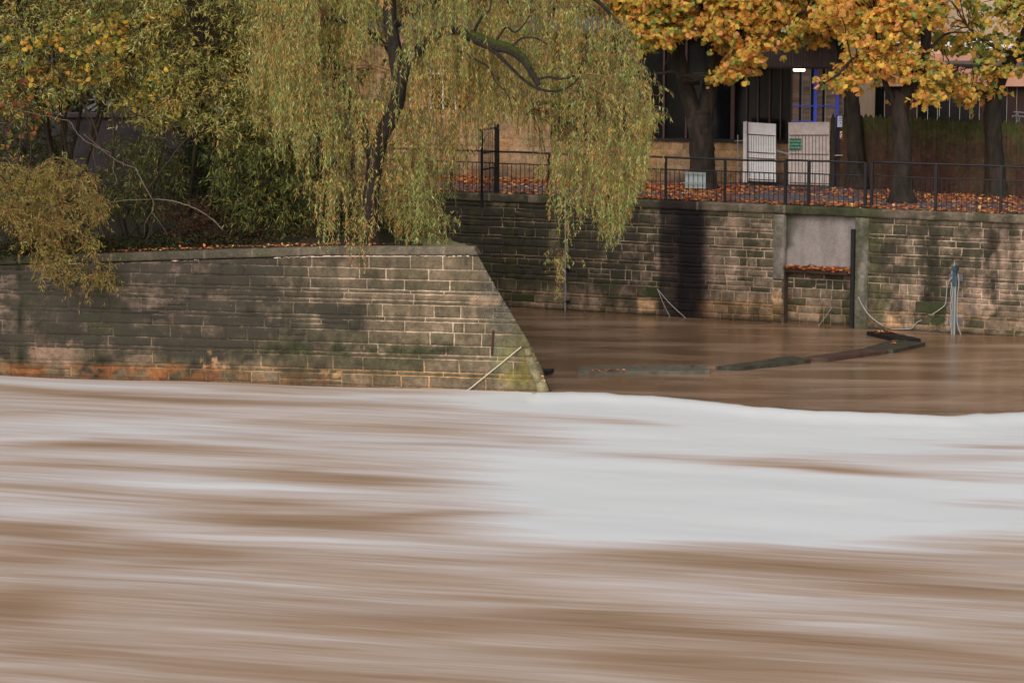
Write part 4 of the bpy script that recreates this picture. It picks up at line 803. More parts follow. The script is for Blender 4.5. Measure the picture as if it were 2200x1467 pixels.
shrub('ivy_bush', 'dark green bush deep in the shade behind the long-leaved shrubs', 'shrub', (500, 480, 64), [(380, 250), (560, 260), (700, 270), (720, 420), (640, 500), (480, 490), (380, 420)], 63, 65.5, 420, 30, .5, .25, OVAL, .09, .055, pal_simple([(74, 90, 50), (56, 72, 40), (104, 116, 58)], [3, 3, 1]), 6, .03)
shrub('dark_leaved_bush', 'dark green bush with bare reddish stems below the top left shrubs', 'shrub', (80, 480, 64.5), [(-160, 240), (60, 230), (160, 260), (130, 400), (60, 470), (-160, 470)], 63.2, 66, 330, 26, .5, .25, OVAL, .09, .05, pal_simple([(104, 114, 64), (84, 94, 54), (140, 134, 74), (132, 92, 66)], [3, 3, 1, .6]), 8, .03)
shrub('bramble_bush', 'rusty brown bramble patch under the arching pale stem', 'shrub', (420, 515, 61.2), [(345, 440), (420, 430), (480, 450), (560, 500), (680, 500), (700, 525), (350, 530)], 60.3, 61.6, 150, 20, .3, .1, OVAL, .06, .035, pal_simple([(112, 66, 48), (84, 56, 42), (70, 72, 42), (124, 92, 52)], [3, 3, 2, 1]), 8, .015)
def undergrowth():
    C, q = sample_volume([(-150, 440), (250, 450), (300, 455), (760, 470), (930, 500), (930, 522), (700, 522), (380, 534), (230, 540), (-150, 556)], 60.0, 61.8, 900)
    for k in range(len(C)): C[k, 2] = bank_z(C[k, 0], C[k, 1]) + rng.uniform(0, .25)
    root = tag(sprays(None, C, 20, .25, .05, OVAL, .06, .04, pal_simple([(60, 70, 42), (84, 84, 44), (96, 68, 48), (44, 50, 34)], [3, 2, 2, 2]), 'undergrowth', face=.2), kind='stuff')
for o in [undergrowth()]: pass
bpy.data.objects.remove([o for o in col.objects if o.name.startswith('twigs') and o.parent is None][0])
# bare pale branches
def branch(pls, lab, r=.014, mat='pale_twig'):
    mb = MB()
    for pl, r0, r1 in pls:
        P = spline([onY(*p) for p in pl], 6); P[1:-1] += rng.normal(0, .006, P[1:-1].shape); mb.tube(P, np.linspace(r0, r1, len(P)), 6)
    return tag(mb.build('bare_branch', M[mat], None, True), lab, 'branch')
branch([([(292, 362, 60.3), (308, 395, 60.3), (328, 430, 60.3), (329, 450, 60.3), (325, 460, 60.3)], .014, .010), ([(325, 458, 60.3), (312, 480, 60.3), (309, 510, 60.3)], .008, .004), ([(327, 458, 60.3), (345, 480, 60.3), (360, 508, 60.3)], .008, .004), ([(292, 362, 60.3), (250, 345, 60.5), (205, 310, 60.7), (180, 288, 60.8)], .010, .005), ([(245, 342, 60.4), (243, 365, 60.3), (250, 388, 60.3), (243, 400, 60.3)], .010, .005)], 'bare pale branch forking downward in front of the dark gap at the left')
branch([([(332, 428, 60.6), (370, 432, 60.5), (420, 448, 60.4), (455, 470, 60.3), (480, 495, 60.3)], .013, .018)], 'arching pale stem over the rusty brambles')
branch([([(356, 250, 60.7), (390, 272, 60.7), (392, 300, 60.7)], .014, .006), ([(372, 262, 60.7), (366, 300, 60.7), (340, 322, 60.7)], .010, .004), ([(368, 290, 60.7), (392, 318, 60.7)], .007, .004), ([(430, 200, 60.8), (470, 235, 60.8), (500, 250, 60.8), (560, 215, 60.8)], .014, .006), ([(460, 252, 60.8), (400, 300, 60.8), (330, 390, 60.8), (300, 430, 60.8)], .012, .022)], 'cluster of bare dark branches crossing above the pale forked branch', mat='twig_dark')
branch([([(0, 415, 59.6), (60, 432, 59.6), (130, 450, 59.6), (200, 445, 59.7), (250, 432, 59.9), (330, 428, 60.2)], .012, .010), ([(150, 260, 60.4), (100, 250, 60.4), (40, 236, 60.4), (0, 222, 60.4)], .010, .006), ([(150, 262, 60.4), (180, 300, 60.4), (240, 330, 60.4)], .010, .008)], 'long thin bare stems crossing the olive shrub at the left edge')
# ------------------------------------------------------------------ litter
def litter(name, pts_fn, n, kind='stuff', size=.10, lab=None):
    P = pts_fn(n); m = len(P); D = rdir(m); D[:, 2] *= .25; Nn = rdir(m) * .45; Nn[:, 2] += 1
    c = palette(m, [(208, 122, 72), (184, 98, 60), (214, 150, 80), (144, 80, 58), (224, 184, 116), (108, 66, 52)], [3, 3, 2, 2, 1, 1.2], .16)
    return tag(leaf_cloud(name, P, D, Nn, size * rng.uniform(.6, 1.2, m), size * rng.uniform(.6, 1.1, m), c, MAPLE if size > .08 else OVAL, M['litter']), lab, kind=kind)
def prom_pts(n):
    u = rng.uniform(-6, 17, n * 3); w = rng.uniform(0, 4.8, n * 3)
    strip = .9 * np.exp(-((w - .25) / .25) ** 2) + .8 * ss(2.2, 2.8, w) * (.35 + .9 * fbm(u * .8, w * .8, 3)) + .10
    strip = strip + .35 * ss(.5, .68, fbm(u * .6, w, 3, 7)) - .45 * box1(u, 5.3, 8.6) * ss(1.2, 1.8, w)
    ok = rng.random(n * 3) < strip; u = u[ok][:n]; w = w[ok][:n]
    P = QA[None] + QU[None] * u[:, None] - QN[None] * (w[:, None] + .0); P[:, 2] = 2.935 + rng.random(len(u)) * .04 + .06 * rng.random(len(u)) * (w < .5); return P
def box1(x, a, b): return ss(a - .3, a + .3, x) * (1 - ss(b - .3, b + .3, x))
litter('fallen_leaves', prom_pts, 9000)
def ledge_pts(n):
    u = rng.uniform(ur0 + .02, ur1 - .05, n); P = QA[None] + QU[None] * u[:, None] + QN[None] * rng.uniform(-.15, -.02, (n, 1)); P[:, 2] = zl + .015 + rng.random(n) * .05; return P
litter('ledge_leaves', ledge_pts, 420, size=.11)
def bank_pts(n):
    C, q = sample_volume([(-100, 552), (240, 541), (400, 534), (640, 524), (760, 524), (600, 512), (300, 520), (-100, 530)], 60, 61, n)
    s_ = rng.uniform(-5, 8.5, n); P = np.array([ppt(a, 0, -.25 - .5 * rng.random()) for a in s_]); P[:, 2] = np.interp(s_, TU, TZ) + .22; return P
litter('bank_leaves', bank_pts, 900, size=.07)
def wl(n): 
    P = []
    for (x0, y0), (x1, y1_), k in (((1270, 795), (1345, 794), 18), ((1355, 790), (1490, 788), 5), ((1918, 735), (1928, 737), 5), ((1880, 711), (1920, 713), 22)):
        for _ in range(k): t = random.random(); P.append(onz(x0 + (x1 - x0) * t, y0 + (y1_ - y0) * t + random.uniform(-1.5, 1.5), .125))
    return np.array(P)
litter('timber_leaves', wl, 0, size=.085)
# ------------------------------------------------------------------ railings
def rail_line(name, lab, u0, u1, posts, ztop, zmid, off=-.14, group='black iron railings along the quay edge', pw=.055, wob=.01):
    t = empty(name, lab, 'railing', group); a = lambda u, z, o=off: qpt(u, z, o)
    us = np.arange(u0, u1 + .3, .35); us[-1] = u1
    for nm, z, r in (('top_rail', ztop, .026), ('lower_rail', zmid, .016)):
        mb = MB(); mb.tube([a(u, (z(u) if callable(z) else z) + random.uniform(-wob, wob) * .5) for u in us], r, 8); mb.build(nm, M['iron'], t, True)
    for u in posts:
        mb = MB(); mb.box(a(u - pw / 2, QT - .1) + QN * (-pw / 2), QU * pw, ZV * ((ztop(u) if callable(ztop) else ztop) - QT + .1), QN * pw); mb.build('post', M['iron'], t)
    u = u0 + .125; bm = None
    while u < u1 - .05:
        if min(abs(u - p) for p in posts) > .05:
            mb = MB(); w = .013; mb.box(a(u - w / 2, QT - .02) + QN * (-w / 2), QU * w, ZV * ((zmid(u) if callable(zmid) else zmid) - QT + .02), QN * w); mb.build('baluster', M['iron'], t)
        u += .125
    return t
up = lambda x, y=440: quz(x, y, -.14)[0]
u1687, u1877 = up(1687), up(1872)
rail_line('quay_railing', 'black iron railing left of the concrete recess, running behind the willow strands', -4.2, u1687 - .06, [-4.2, -2.9, up(1037) - .9, up(1180), up(1305), up(1430), up(1557)], 4.0, 3.70)
rail_line('quay_railing', 'short black railing section straight above the concrete recess', u1687, u1877 - .16, [u1687, up(1737), u1877 - .16], 4.035, 3.72, pw=.07)
rail_line('quay_railing', 'black iron railing right of the concrete recess, in front of the timber fence', u1877, 22, [u1877, up(2010), up(2150), up(2290), up(2430)], lambda u: 4.06, 3.72, pw=.065)
# notice board back on the railing
nb = empty('notice_board', 'pale grey board strapped behind the railing bars, in front of the stout forked maple', 'board')
ua, za = quz(1472, 404, -.2); ub, zb = quz(1516, 371, -.2)
mb = MB(); mb.box(qpt(ua, za, -.22), QU * (ub - ua), ZV * (zb - za), QN * .02); mb.build('panel', simple('grey_board', lin(176, 186, 184), .6, .05, 5), nb)
for z_ in (zb - .03, za + .12): mb = MB(); mb.box(qpt(ua - .01, z_, -.12), QU * (ub - ua + .02), ZV * .035, QN * .012); mb.build('strap', M['grey'], nb)
# spiked fan gate
fg = empty('anti_climb_gate', 'black iron spiked screen sticking out over the water from the quay edge', 'gate')
ug = up(1068, 410); a = lambda o, z: qpt(ug, z, o)
for o_, z0, z1_, w in ((-.14, QT - .05, quz(1068, 268)[1], .09), (.78, 2.62, quz(1035, 278, .78)[1], .06)):
    mb = MB(); mb.box(a(o_ - w / 2, z0) - QU * w / 2, QU * w, ZV * (z1_ - z0), QN * w); mb.build('post', M['iron'], fg)
zt = quz(1060, 277, .3)[1]
for z_ in (zt, 4.02, 3.6): mb = MB(); mb.box(a(-.14, z_ - .02) - QU * .015, QU * .03, ZV * .04, QN * (1.1 if z_ == zt else .92)); mb.build('cross_bar', M['iron'], fg)
for o_ in np.linspace(0, .95, 9): mb = MB(); mb.tube([a(o_, 2.98), a(o_, zt + .18), a(o_, zt + .28)], [.013, .013, .003], 5); mb.build('spike', M['iron'], fg)
P = [qpt(*quz(x, y, .5), .5) for x, y in ((1034, 340), (1036, 318), (1040, 300), (1048, 286), (1058, 280))]; mb = MB(); mb.tube(spline(P, 5), .02, 6)
mb.build('curved_pipe', M['grey'], fg)
# ------------------------------------------------------------------ building with dark glazing
bl = empty('stone_office_building', 'low building of tan stone blocks with a band of dark glazing behind the maples', 'building')
ub0, ub1 = buz(520, 380)[0], buz(1812, 380)[0]; usill = buz(1400, 299)[1]; uL = buz(1183, 300)[0]
def bcol(U, Z, px, py, R, IB):
    c = (lin(160, 130, 98, 1.2)[None] * (1 - R[:, None] * .35) + lin(120, 96, 76)[None] * R[:, None] * .35)
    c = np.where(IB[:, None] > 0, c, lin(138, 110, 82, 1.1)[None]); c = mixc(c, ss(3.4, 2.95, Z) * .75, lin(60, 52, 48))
    c = mixc(c, (IB > 0) * ss(.45, .6, fbm(U * 1.2, Z * 2, 3, 3)) * .3, lin(196, 140, 80, 1.1)); return c, np.zeros(len(U)) - 1, np.zeros(len(U)) - 1
bz = np.arange(QT, 6.7, .22)
wu0, wu1 = buz(926, 200)[0], buz(1006, 200)[0]; wz0, wz1 = buz(966, 235)[1], buz(966, 144)[1]
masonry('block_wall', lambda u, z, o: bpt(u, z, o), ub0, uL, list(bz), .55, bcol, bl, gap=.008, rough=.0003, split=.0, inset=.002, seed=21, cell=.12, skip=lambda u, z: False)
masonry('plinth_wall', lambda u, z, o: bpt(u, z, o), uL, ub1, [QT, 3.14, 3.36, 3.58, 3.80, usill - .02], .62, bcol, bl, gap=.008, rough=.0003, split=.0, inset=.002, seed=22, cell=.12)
topz = buz(1500, 70)[1]
mb = MB(); mb.box(bpt(uL, usill, -.25), BU * (ub1 - uL), ZV * (topz - usill), BN * .06); mb.build('glazing', M['glass'], bl)
mb = MB(); mb.box(bpt(uL, usill - .05, -.22), BU * (ub1 - uL), ZV * .07, BN * .30); mb.build('sill', simple('dark_sill', lin(48, 38, 36), .7, .2, 5), bl)
for x in (1232, 1262, 1310, 1377, 1425, 1473, 1573): 
    u_ = buz(x, 250)[0]; mb = MB(); w = .10 if x in (1573, 1310) else .05; mb.box(bpt(u_ - w / 2, usill, -.19), BU * w, ZV * (topz - usill), BN * .14); mb.build('mullion', M['mullion'], bl)
for x in (1602, 1626, 1651, 1675, 1698): 
    u_ = buz(x, 250)[0]; mb = MB(); mb.box(bpt(u_, usill, -.19), BU * .035, ZV * (topz - usill), BN * .16); mb.build('mullion', M['mullion'], bl)
# window frames behind the willow
wf = empty('tmpw', None, None); bpy.data.objects.remove(wf)
mb = MB(); mb.box(bpt(wu0, wz0, .004), BU * (wu1 - wu0), ZV * (wz1 - wz0), BN * .02); wo = mb.build('window', M['glass'], bl)
mb = MB(); mb.box(bpt(wu0 - .05, buz(966, 158)[1] - .03, .026), BU * (wu1 - wu0 + .1), ZV * .05, BN * .05)
for u_ in np.linspace(wu0, wu1, 4): mb.box(bpt(u_ - .02, wz0, .026), BU * .04, ZV * (wz1 - wz0), BN * .03)
mb.box(bpt(wu0 - .05, wz1, .026), BU * (wu1 - wu0 + .1), ZV * .05, BN * .05); mb.build('frame', M['white'], wo)
# pale bay behind the blue frame, its brick reflection painted as surface colour
ua, ub = buz(1700, 250)[0], buz(1812, 250)[0]; z1_ = buz(1750, 145)[1]
mb = MB(); mb.box(bpt(ua, QT + .9, -.16), BU * (ub - ua), ZV * (z1_ - QT - .9), BN * .04); mb.build('window_painted_reflection', M['painted_reflection'], bl)
for x0, x1 in ((1716, 1722), (1738, 1750), (1766, 1771)): 
    a0, a1_ = buz(x0, 200)[0], buz(x1, 200)[0]; mb = MB(); mb.box(bpt(a0, QT + .9, -.118), BU * (a1_ - a0), ZV * (z1_ - QT - .9), BN * .02); mb.build('jamb', M['navy'], bl)
for x in (1721.5, 1739, 1772): 
    a0 = buz(x, 200)[0]; mb = MB(); mb.box(bpt(a0, QT + .9, -.09), BU * .028, ZV * (z1_ - QT - .9), BN * .03); mb.build('jamb', M['mullion_light'] if x > 1750 else M['grey'], bl)
# fascia
fz0, fz1 = buz(1700, 142)[1], buz(1700, 84)[1]; ua = buz(1588, 140)[0] - .1; ub = buz(1812, 140)[0]
V = []; n = 0; us = np.arange(ua, ub, .02)
prof = np.where((np.arange(len(us)) // 2) % 2 == 0, .50, .455)
for u_, o_ in zip(us, prof): V += [bpt(u_, fz0, o_), bpt(u_, fz1, o_)]
Fc = np.array([[2 * k, 2 * k + 2, 2 * k + 3, 2 * k + 1] for k in range(len(us) - 1)]); fo = mesh_obj('fascia', np.array(V), Fc, M['fascia'], bl)
mb = MB(); mb.box(bpt(ua, fz0 - .05, -.2), BU * (ub - ua), ZV * .049, BN * .74); mb.box(bpt(ua, fz1 + .001, -.2), BU * (ub - ua), ZV * .04, BN * .74); mb.build('soffit', simple('soffit_brown', lin(70, 58, 56), .7, .2, 6), bl)
mb = MB(); mb.box(bpt(ub0 - .2, topz, -9), BU * (ub1 - ub0 + .3), ZV * .16, BN * 9.25); mb.build('roof', simple('grey_roof', lin(92, 90, 92), .9, .3, 2), bl)
ur_ = buz(1385, 60)[0]; mb = MB(); mb.box(bpt(ur_, topz + .01, .26), BU * (ub1 - ur_ + .1), ZV * .14, BN * .03); mb.build('roof_edge', M['whiteroof'], bl)
mb = MB(); mb.box(bpt(ub0, QT - .2, -8.8), BU * .2, ZV * (topz - QT + .2), BN * 8.7); mb.box(bpt(ub1 - .2, QT - .2, -8.8), BU * .2, ZV * (topz - QT + .2), BN * 8.5); mb.box(bpt(ub0, QT - .2, -9), BU * (ub1 - ub0), ZV * (topz - QT + .19), BN * .2); mb.build('side_wall', M['tan'], bl)
masonry('block_wall', lambda u, z, o: bpt(u, z, o), ub0, uL, [6.50, 6.72, topz - .01] if topz > 6.9 else [6.5, topz - .01], .55, bcol, bl, gap=.008, rough=.0003, split=.0, inset=.002, seed=23, cell=.12)
# lamp
lm, nt, N, L = newmat('lit_tube'); oo = nd(nt, 'ShaderNodeOutputMaterial'); em = nd(nt, 'ShaderNodeEmission', i_Strength=2.2); em.inputs[0].default_value = (1, .93, .74, 1); L.new(em.outputs[0], oo.inputs[0])
lt = empty('wall_lamp', 'lit white tube lamp under the ribbed fascia above the white gates', 'lamp')
lp0 = onpl(1704, 150, BA + BN * .35, BN); lp1 = onpl(1730, 150, BA + BN * .35, BN)
mb = MB(); mb.tube([lp0, lp0 + (lp1 - lp0) * .05, lp1 - (lp1 - lp0) * .05, lp1], [.03, .055, .055, .03], 10); mb.build('tube', lm, lt, True)
mb = MB(); mb.box(lp0 + np.array([0, -.03, .056]), (lp1 - lp0), np.array([0, .06, 0]), ZV * .05); mb.build('housing', M['grey'], lt)
# blue frame
bf = empty('blue_pipe_frame', 'bright blue painted steel frame standing behind the white gates', 'frame'); Yb = 74.42
for x in (1753, 1800):
    p = onY(x, 146, Yb); w = .09; mb = MB(); mb.box((p[0] - w / 2, Yb, QT), (w, 0, 0), (0, .05, 0), (0, 0, p[2] - QT)); mb.build('post', M['blue'], bf)
for y, x0, x1 in ((228, 1702, 1795), (262, 1700, 1753)):
    p, q = onY(x0, y, Yb + .02), onY(x1, y, Yb + .02); mb = MB(); mb.tube([p, q], .022, 6); mb.build('cross_bar', M['blue'], bf)
# ------------------------------------------------------------------ gates
def gate(lab, x0, x1, y0a, y0b, y1a, y1b, Ya, Yb_, mat, n, panel=True):
    g = empty('slatted_gate', lab, 'gate', 'white slatted gates'); A_ = onY(x0, y0a, Ya); B_ = onY(x1, y0b, Yb_); A2 = onY(x0, y1a, Ya); B2 = onY(x1, y1b, Yb_)
    up_ = A_ - A2; ac = B2 - A2; nrm = np.cross(ac, up_); nrm /= np.linalg.norm(nrm); nrm = nrm if nrm[1] < 0 else -nrm
    hgt = lambda t, k: (A2 * (1 - t) + B2 * t) * (1 - k) + (A_ * (1 - t) + B_ * t) * k
    for k in range(n):
        t0, t1 = k / n + .012 * 8 / n, (k + 1) / n - .012 * 8 / n; mb = MB(); p = hgt(t0, .0); mb.box(p, hgt(t1, 0) - p, hgt(t0, .80) - p, nrm * .02); mb.build('slat', M[mat], g)
    mb = MB(); p = hgt(0.02, .80); mb.box(p - nrm * .002, hgt(.98, .80) - p, hgt(.02, .985) - p, nrm * .022); mb.build('top_panel', M[mat], g)
    mb = MB(); ew = .05 / np.linalg.norm(ac)
    for t0 in (0, 1 - ew): p = hgt(t0, 0); mb.box(p - nrm * .03, hgt(t0 + ew, 0) - p, hgt(t0, 1) - p, nrm * .06)
    p = hgt(0, .985); mb.box(p - nrm * .03, hgt(1, .985) - p, hgt(0, 1.003) - p, nrm * .062); mb.build('frame', M[mat], g)
    for k in (.79, .485, .385, .02): mb = MB(); p = hgt(.02, k); mb.box(p + nrm * .021, hgt(.98, k) - p, hgt(.02, k + .016) - p, nrm * .018); mb.build('cross_rail', M['rust'], g)
    mb = MB(); p = hgt(.02, 0); mb.box(p - nrm * .03, hgt(.98, 0) - p, hgt(.02, .98) - p, nrm * .012); mb.build('backing', simple('gate_backing', lin(90, 84, 80), .8, .2, 5), g)
    return g, hgt, nrm
Yg = float(onz(1693, 400, QT)[1]); g1, _, _ = gate('narrower bright white gate leaf standing ajar on the left of the pair', 1604, 1667, 263, 267, 388, 391, Yg + .2, Yg - .05, 'white', 12)
g2, hg, nn = gate('wider dull white gate leaf on the right with the green sign on it', 1694, 1782, 264, 263, 396, 399, Yg, Yg - .1, 'dullwhite', 12)
gp = empty('gate_post', 'thick white steel post carrying the left gate leaf', 'post'); p = onY(1596, 392, Yg + .3); q = onY(1596, 262, Yg + .3); mb = MB(); mb.box(p, (.11, 0, 0), (0, .11, 0), ZV * (q[2] - p[2])); mb.build('shaft', M['white'], gp)
mb = MB(); mb.tube([onY(1606, 389, Yg + .12), onY(1606, 262, Yg + .12)], .02, 6); mb.build('hinge_rod', M['rust'], gp)
pl = empty('scaffold_pole', 'thin grey upright pole just left of the white gate post', 'pole'); mb = MB(); mb.tube([onY(1585, 394, Yg), onY(1585, 290, Yg)], .016, 6); mb.build('pole', M['grey'], pl)
mb = MB(); mb.tube([onY(1578, 303, Yg), onY(1597, 303, Yg)], .012, 6); mb.build('cross_tube', M['grey'], pl)
hb = MB(); hb.tube([onY(1667, 324, Yg), onY(1694, 331, Yg)], .03, 6); tag(hb.build('sloping_handrail', M['grey']), 'pale sloping handrail glimpsed between the two white gate leaves', 'handrail')
def text(body, loc, size, mat, parent, rot=None, ex=.002):
    cu = bpy.data.curves.new('lettering', 'FONT'); cu.body = body; cu.size = size; cu.align_x = 'CENTER'; cu.align_y = 'CENTER'; cu.extrude = ex; cu.materials.append(mat)
    t_ = bpy.data.objects.new('tmp_text', cu); col.objects.link(t_); dg_ = bpy.context.evaluated_depsgraph_get(); me = bpy.data.meshes.new_from_object(t_.evaluated_get(dg_)); bpy.data.objects.remove(t_)
    o = bpy.data.objects.new('lettering', me); col.objects.link(o); o.location = loc; o.rotation_euler = rot or (math.pi / 2, 0, 0); o.parent = parent; return o
sg = empty('green_sign', 'square green sign with white lettering on the right gate leaf', 'sign'); ys_ = Yg - .12
p = onY(1696, 322, ys_); q = onY(1721, 298, ys_); mb = MB(); mb.box((p[0], ys_, p[2]), (q[0] - p[0], 0, 0), (0, .02, 0), (0, 0, q[2] - p[2])); mb.build('plate', M['green'], sg)
lw = simple('sign_white', lin(190, 215, 200), .6, .02, 4)
for s_, y in (('NO DOGS', 303.5), ('ALLOWED IN', 310.5), ('THIS AREA', 317.5)): c_ = onY(1708.5, y, ys_ - .004); text(s_, tuple(c_), .062, lw, sg)
# signboard
sb = empty('brown_signboard', 'tall dark brown boarded panel with mossy edge between the gates and the slim maple', 'board'); Ys = Yg - .15
p = onY(1783, 404, Ys); q = onY(1795, 247, Ys); mb = MB(); mb.box((p[0], Ys, QT - .1), (q[0] - p[0], 0, 0), (0, .06, 0), (0, 0, q[2] - QT)); 
mb.add([(p[0], Ys, q[2] - .1), (q[0], Ys, q[2] - .1), (q[0], Ys + .06, q[2] - .1), (p[0], Ys + .06, q[2] - .1), ((p[0] + q[0]) / 2, Ys, q[2] + .05), ((p[0] + q[0]) / 2, Ys + .06, q[2] + .05)], [(0, 1, 4), (1, 2, 5, 4), (2, 3, 5), (3, 0, 4, 5)])
mb.build('edge_post', simple('mossy_board', lin(58, 60, 34), .9, .3, 6, c2=lin(60, 40, 34)), sb)
p = onY(1795.5, 404, Ys); q = onY(1829, 244, Ys); mb = MB(); mb.box((p[0], Ys + .02, QT - .1), (q[0] - p[0], 0, 0), (0, .05, 0), (0, 0, q[2] - QT + .05)); mb.build('panel', M['brownpanel'], sb)
p = onY(1793, 335, Ys - .01); q = onY(1826, 335, Ys - .01); mb = MB(); mb.box(p - np.array([0, .02, 0]), q - p, (0, .03, 0), ZV * .025); mb.build('batten', M['mullion_light'], sb)
n1 = empty('paper_notice', 'white printed notice at the top of the brown boarded panel', 'notice'); Yn = Ys - .012
p = onY(1799, 273.5, Yn); q = onY(1813, 249.5, Yn); mb = MB(); mb.box((p[0], Yn, p[2]), (q[0] - p[0], 0, 0), (0, .01, 0), (0, 0, q[2] - p[2])); mb.build('sheet', M['paper'], n1)
mb = MB()
for y, w in ((254, 7), (256.4, 5.5), (259.6, 8.5)):
    a_, b_ = onY(1806 - w / 2, y, Yn - .002), onY(1806 + w / 2, y, Yn - .002); mb.box(a_, b_ - a_, (0, .001, 0), ZV * .012)
a_ = onY(1806, 264.5, Yn - .002); mb.tube([a_ - np.array([0, .001, 0]), a_ + np.array([0, .001, 0])], .018, 10); mb.build('print', M['ink'], n1)
n2 = empty('prohibition_sign', 'small red and white prohibition sign below the paper notice', 'sign')
p = onY(1804.5, 298.5, Yn); q = onY(1815.5, 282.5, Yn); mb = MB(); mb.box((p[0], Yn, p[2]), (q[0] - p[0], 0, 0), (0, .01, 0), (0, 0, q[2] - p[2])); mb.build('plate', M['white'], n2)
mb = MB(); c_ = onY(1810, 289, Yn - .003); r_ = .05; ring = [c_ + np.array([math.cos(t) * r_, 0, math.sin(t) * r_]) for t in np.linspace(0, 2 * math.pi, 20)]; mb.tube(ring, .009, 5, False)
mb.tube([c_ + np.array([-.035, 0, .035]), c_ + np.array([.035, 0, -.035])], .008, 5); mb.box((p[0] + .01, Yn - .004, p[2] + .005), (q[0] - p[0] - .02, 0, 0), (0, .003, 0), ZV * .04); mb.build('symbol', M['red'], n2)
# ------------------------------------------------------------------ timber fence
fe = empty('timber_fence', 'tall dark timber board fence, reddish brown with green algae on top, behind the maples', 'fence')
fa_ = onz(1822, 402, QT); fb_ = onz(2200, 426, QT); fu = fb_ - fa_; fl = np.linalg.norm(fu); fu /= fl; fn = np.array([fu[1], -fu[0], 0])
V = []; Fc = []; Cc = []; u_ = -.3; k = 0
while u_ < fl * 1.5:
    w = random.uniform(.13, .17); h = float(onpl(1900, 247, fa_, fn)[2]) + random.uniform(-.05, .02); o_ = random.uniform(0, .02)
    if u_ > fl * .97: h -= .0
    tint = random.random(); zs_ = np.linspace(QT - .05, h - .09, 14)
    n0 = len(V)
    for z_ in zs_:
        for q_ in (0, w - .008): 
            V.append(fa_ * [1, 1, 0] + fu * (u_ + q_) + ZV * z_ + fn * o_)
            g_ = ss(h - 1.7 + tint * 1.3, h - .2, z_) * (.75 + .3 * tint) + .35 * (tint > .75); g_ = min(1, float(g_)) * .8
            Cc.append(lin(76, 50, 42, 1.1) * (1 - g_) * (.7 + .6 * random.random() * .3 + .3 * tint) + lin(58, 66, 28, 1.1) * g_)
    V.append(fa_ * [1, 1, 0] + fu * (u_ + w / 2) + ZV * h + fn * o_); Cc.append(lin(50, 58, 26, 1.0))
    for j in range(13): Fc.append((n0 + 2 * j, n0 + 2 * j + 1, n0 + 2 * j + 3, n0 + 2 * j + 2))
    Fc.append((n0 + 26, n0 + 27, n0 + 28)); u_ += w
nb_ = len(V); V2 = [v - fn * .022 for v in V]; V += V2; Cc += Cc[:]; Fc += [tuple(i + nb_ for i in f)[::-1] for f in Fc]
V = np.array(V); mesh_obj('boards', V, Fc, M['stone'], fe, {'Col': np.array(Cc), 'Moss': np.full(len(V), -1.0), 'Lichen': np.full(len(V), -1.0)})
mb = MB()
for z_ in (QT + .3, QT + 1.5): mb.box(fa_ * [1, 1, 0] - fu * .3 + ZV * z_ - fn * .1, fu * fl * 1.5, ZV * .1, fn * .05)
mb.build('rail', M['timber'], fe)
kb = MB(); kb.box(onz(1962, 398, QT + .05), fu * .95, ZV * .04, fn * .06); tag(kb.build('pale_batten', M['mullion_light']), 'pale timber batten lying at the foot of the fence between two maples', 'batten')
# ------------------------------------------------------------------ buildings behind the fence
Y2 = 84.0
hb = empty('pink_fronted_building', 'brown building with cream window bars and a pink fascia behind the timber fence', 'building')
def slab(name, x0, x1, y0, y1_, Y_, th, mat, parent, zb=None):
    p = onY(x0, y1_, Y_); q = onY(x1, y0, Y_); z0 = p[2] if zb is None else zb; mb = MB(); mb.box((p[0], Y_, z0), (q[0] - p[0], 0, 0), (0, th, 0), (0, 0, q[2] - z0)); return mb.build(name, M[mat], parent)
slab('wall', 1815, 2420, 180, 300, Y2, 6, 'brownpanel', hb, QT - .1)
slab('fascia', 1815, 2420, 118, 186, Y2 - .3, 6, 'pink', hb)
slab('gutter', 1815, 2420, 131, 141, Y2 - .36, .05, 'fascia', hb)
slab('parapet', 1815, 2420, 90, 106, Y2 + .6, .3, 'whiteroof', hb)
slab('parapet_base', 1815, 2420, 104, 118.5, Y2 + .55, .3, 'tan', hb)
for x in (1852, 1876, 1900, 1970, 1993, 2014, 2018, 2040, 2062, 2084, 2104, 2163, 2184): slab('window_bar', x - 1.7, x + 1.7, 186, 300, Y2 - .06, .05, 'mullion_light', hb, QT)
for x0, x1 in ((1854, 1900), (1972, 2040), (2040, 2104), (2120, 2163)): slab('window', x0, x1, 190, 300, Y2 - .03, .02, 'glass', hb, QT)
tb = empty('tan_stone_building', 'large tan building glimpsed through the leaves above the pink fascia', 'building')
slab('wall', 1990, 2500, -150, 110, 100, 10, 'tan', tb, QT - .2)
for x in (2030, 2085, 2140, 2195): 
    w_ = slab('window', x, x + 26, 78, 112, 99.96, .02, 'glass', tb); slab('frame', x + 11.5, x + 14.5, 79, 111, 99.93, .02, 'white', w_)
    slab('window', x, x + 26, -60, -14, 99.96, .02, 'glass', tb)
ch = empty('metal_trolley', 'pale metal frame showing over the fence at the right edge', 'frame'); Yc = 74.5
for pl_ in ([(2178, 241), (2205, 243)], [(2186, 250), (2212, 252)], [(2174, 251), (2182, 248), (2186, 262)], [(2186, 241), (2187, 252)], [(2205, 243), (2206, 256)]):
    mb = MB(); P = [onY(x, y, Yc) for x, y in pl_]; mb.tube(P, .022, 6); mb.build('bar', M['grey'], ch)
P = [onY(2190, 252, Yc + .02)]; mb = MB(); mb.tube([P[0], (P[0][0], P[0][1], QT)], .02, 6); mb.build('leg', M['grey'], ch)
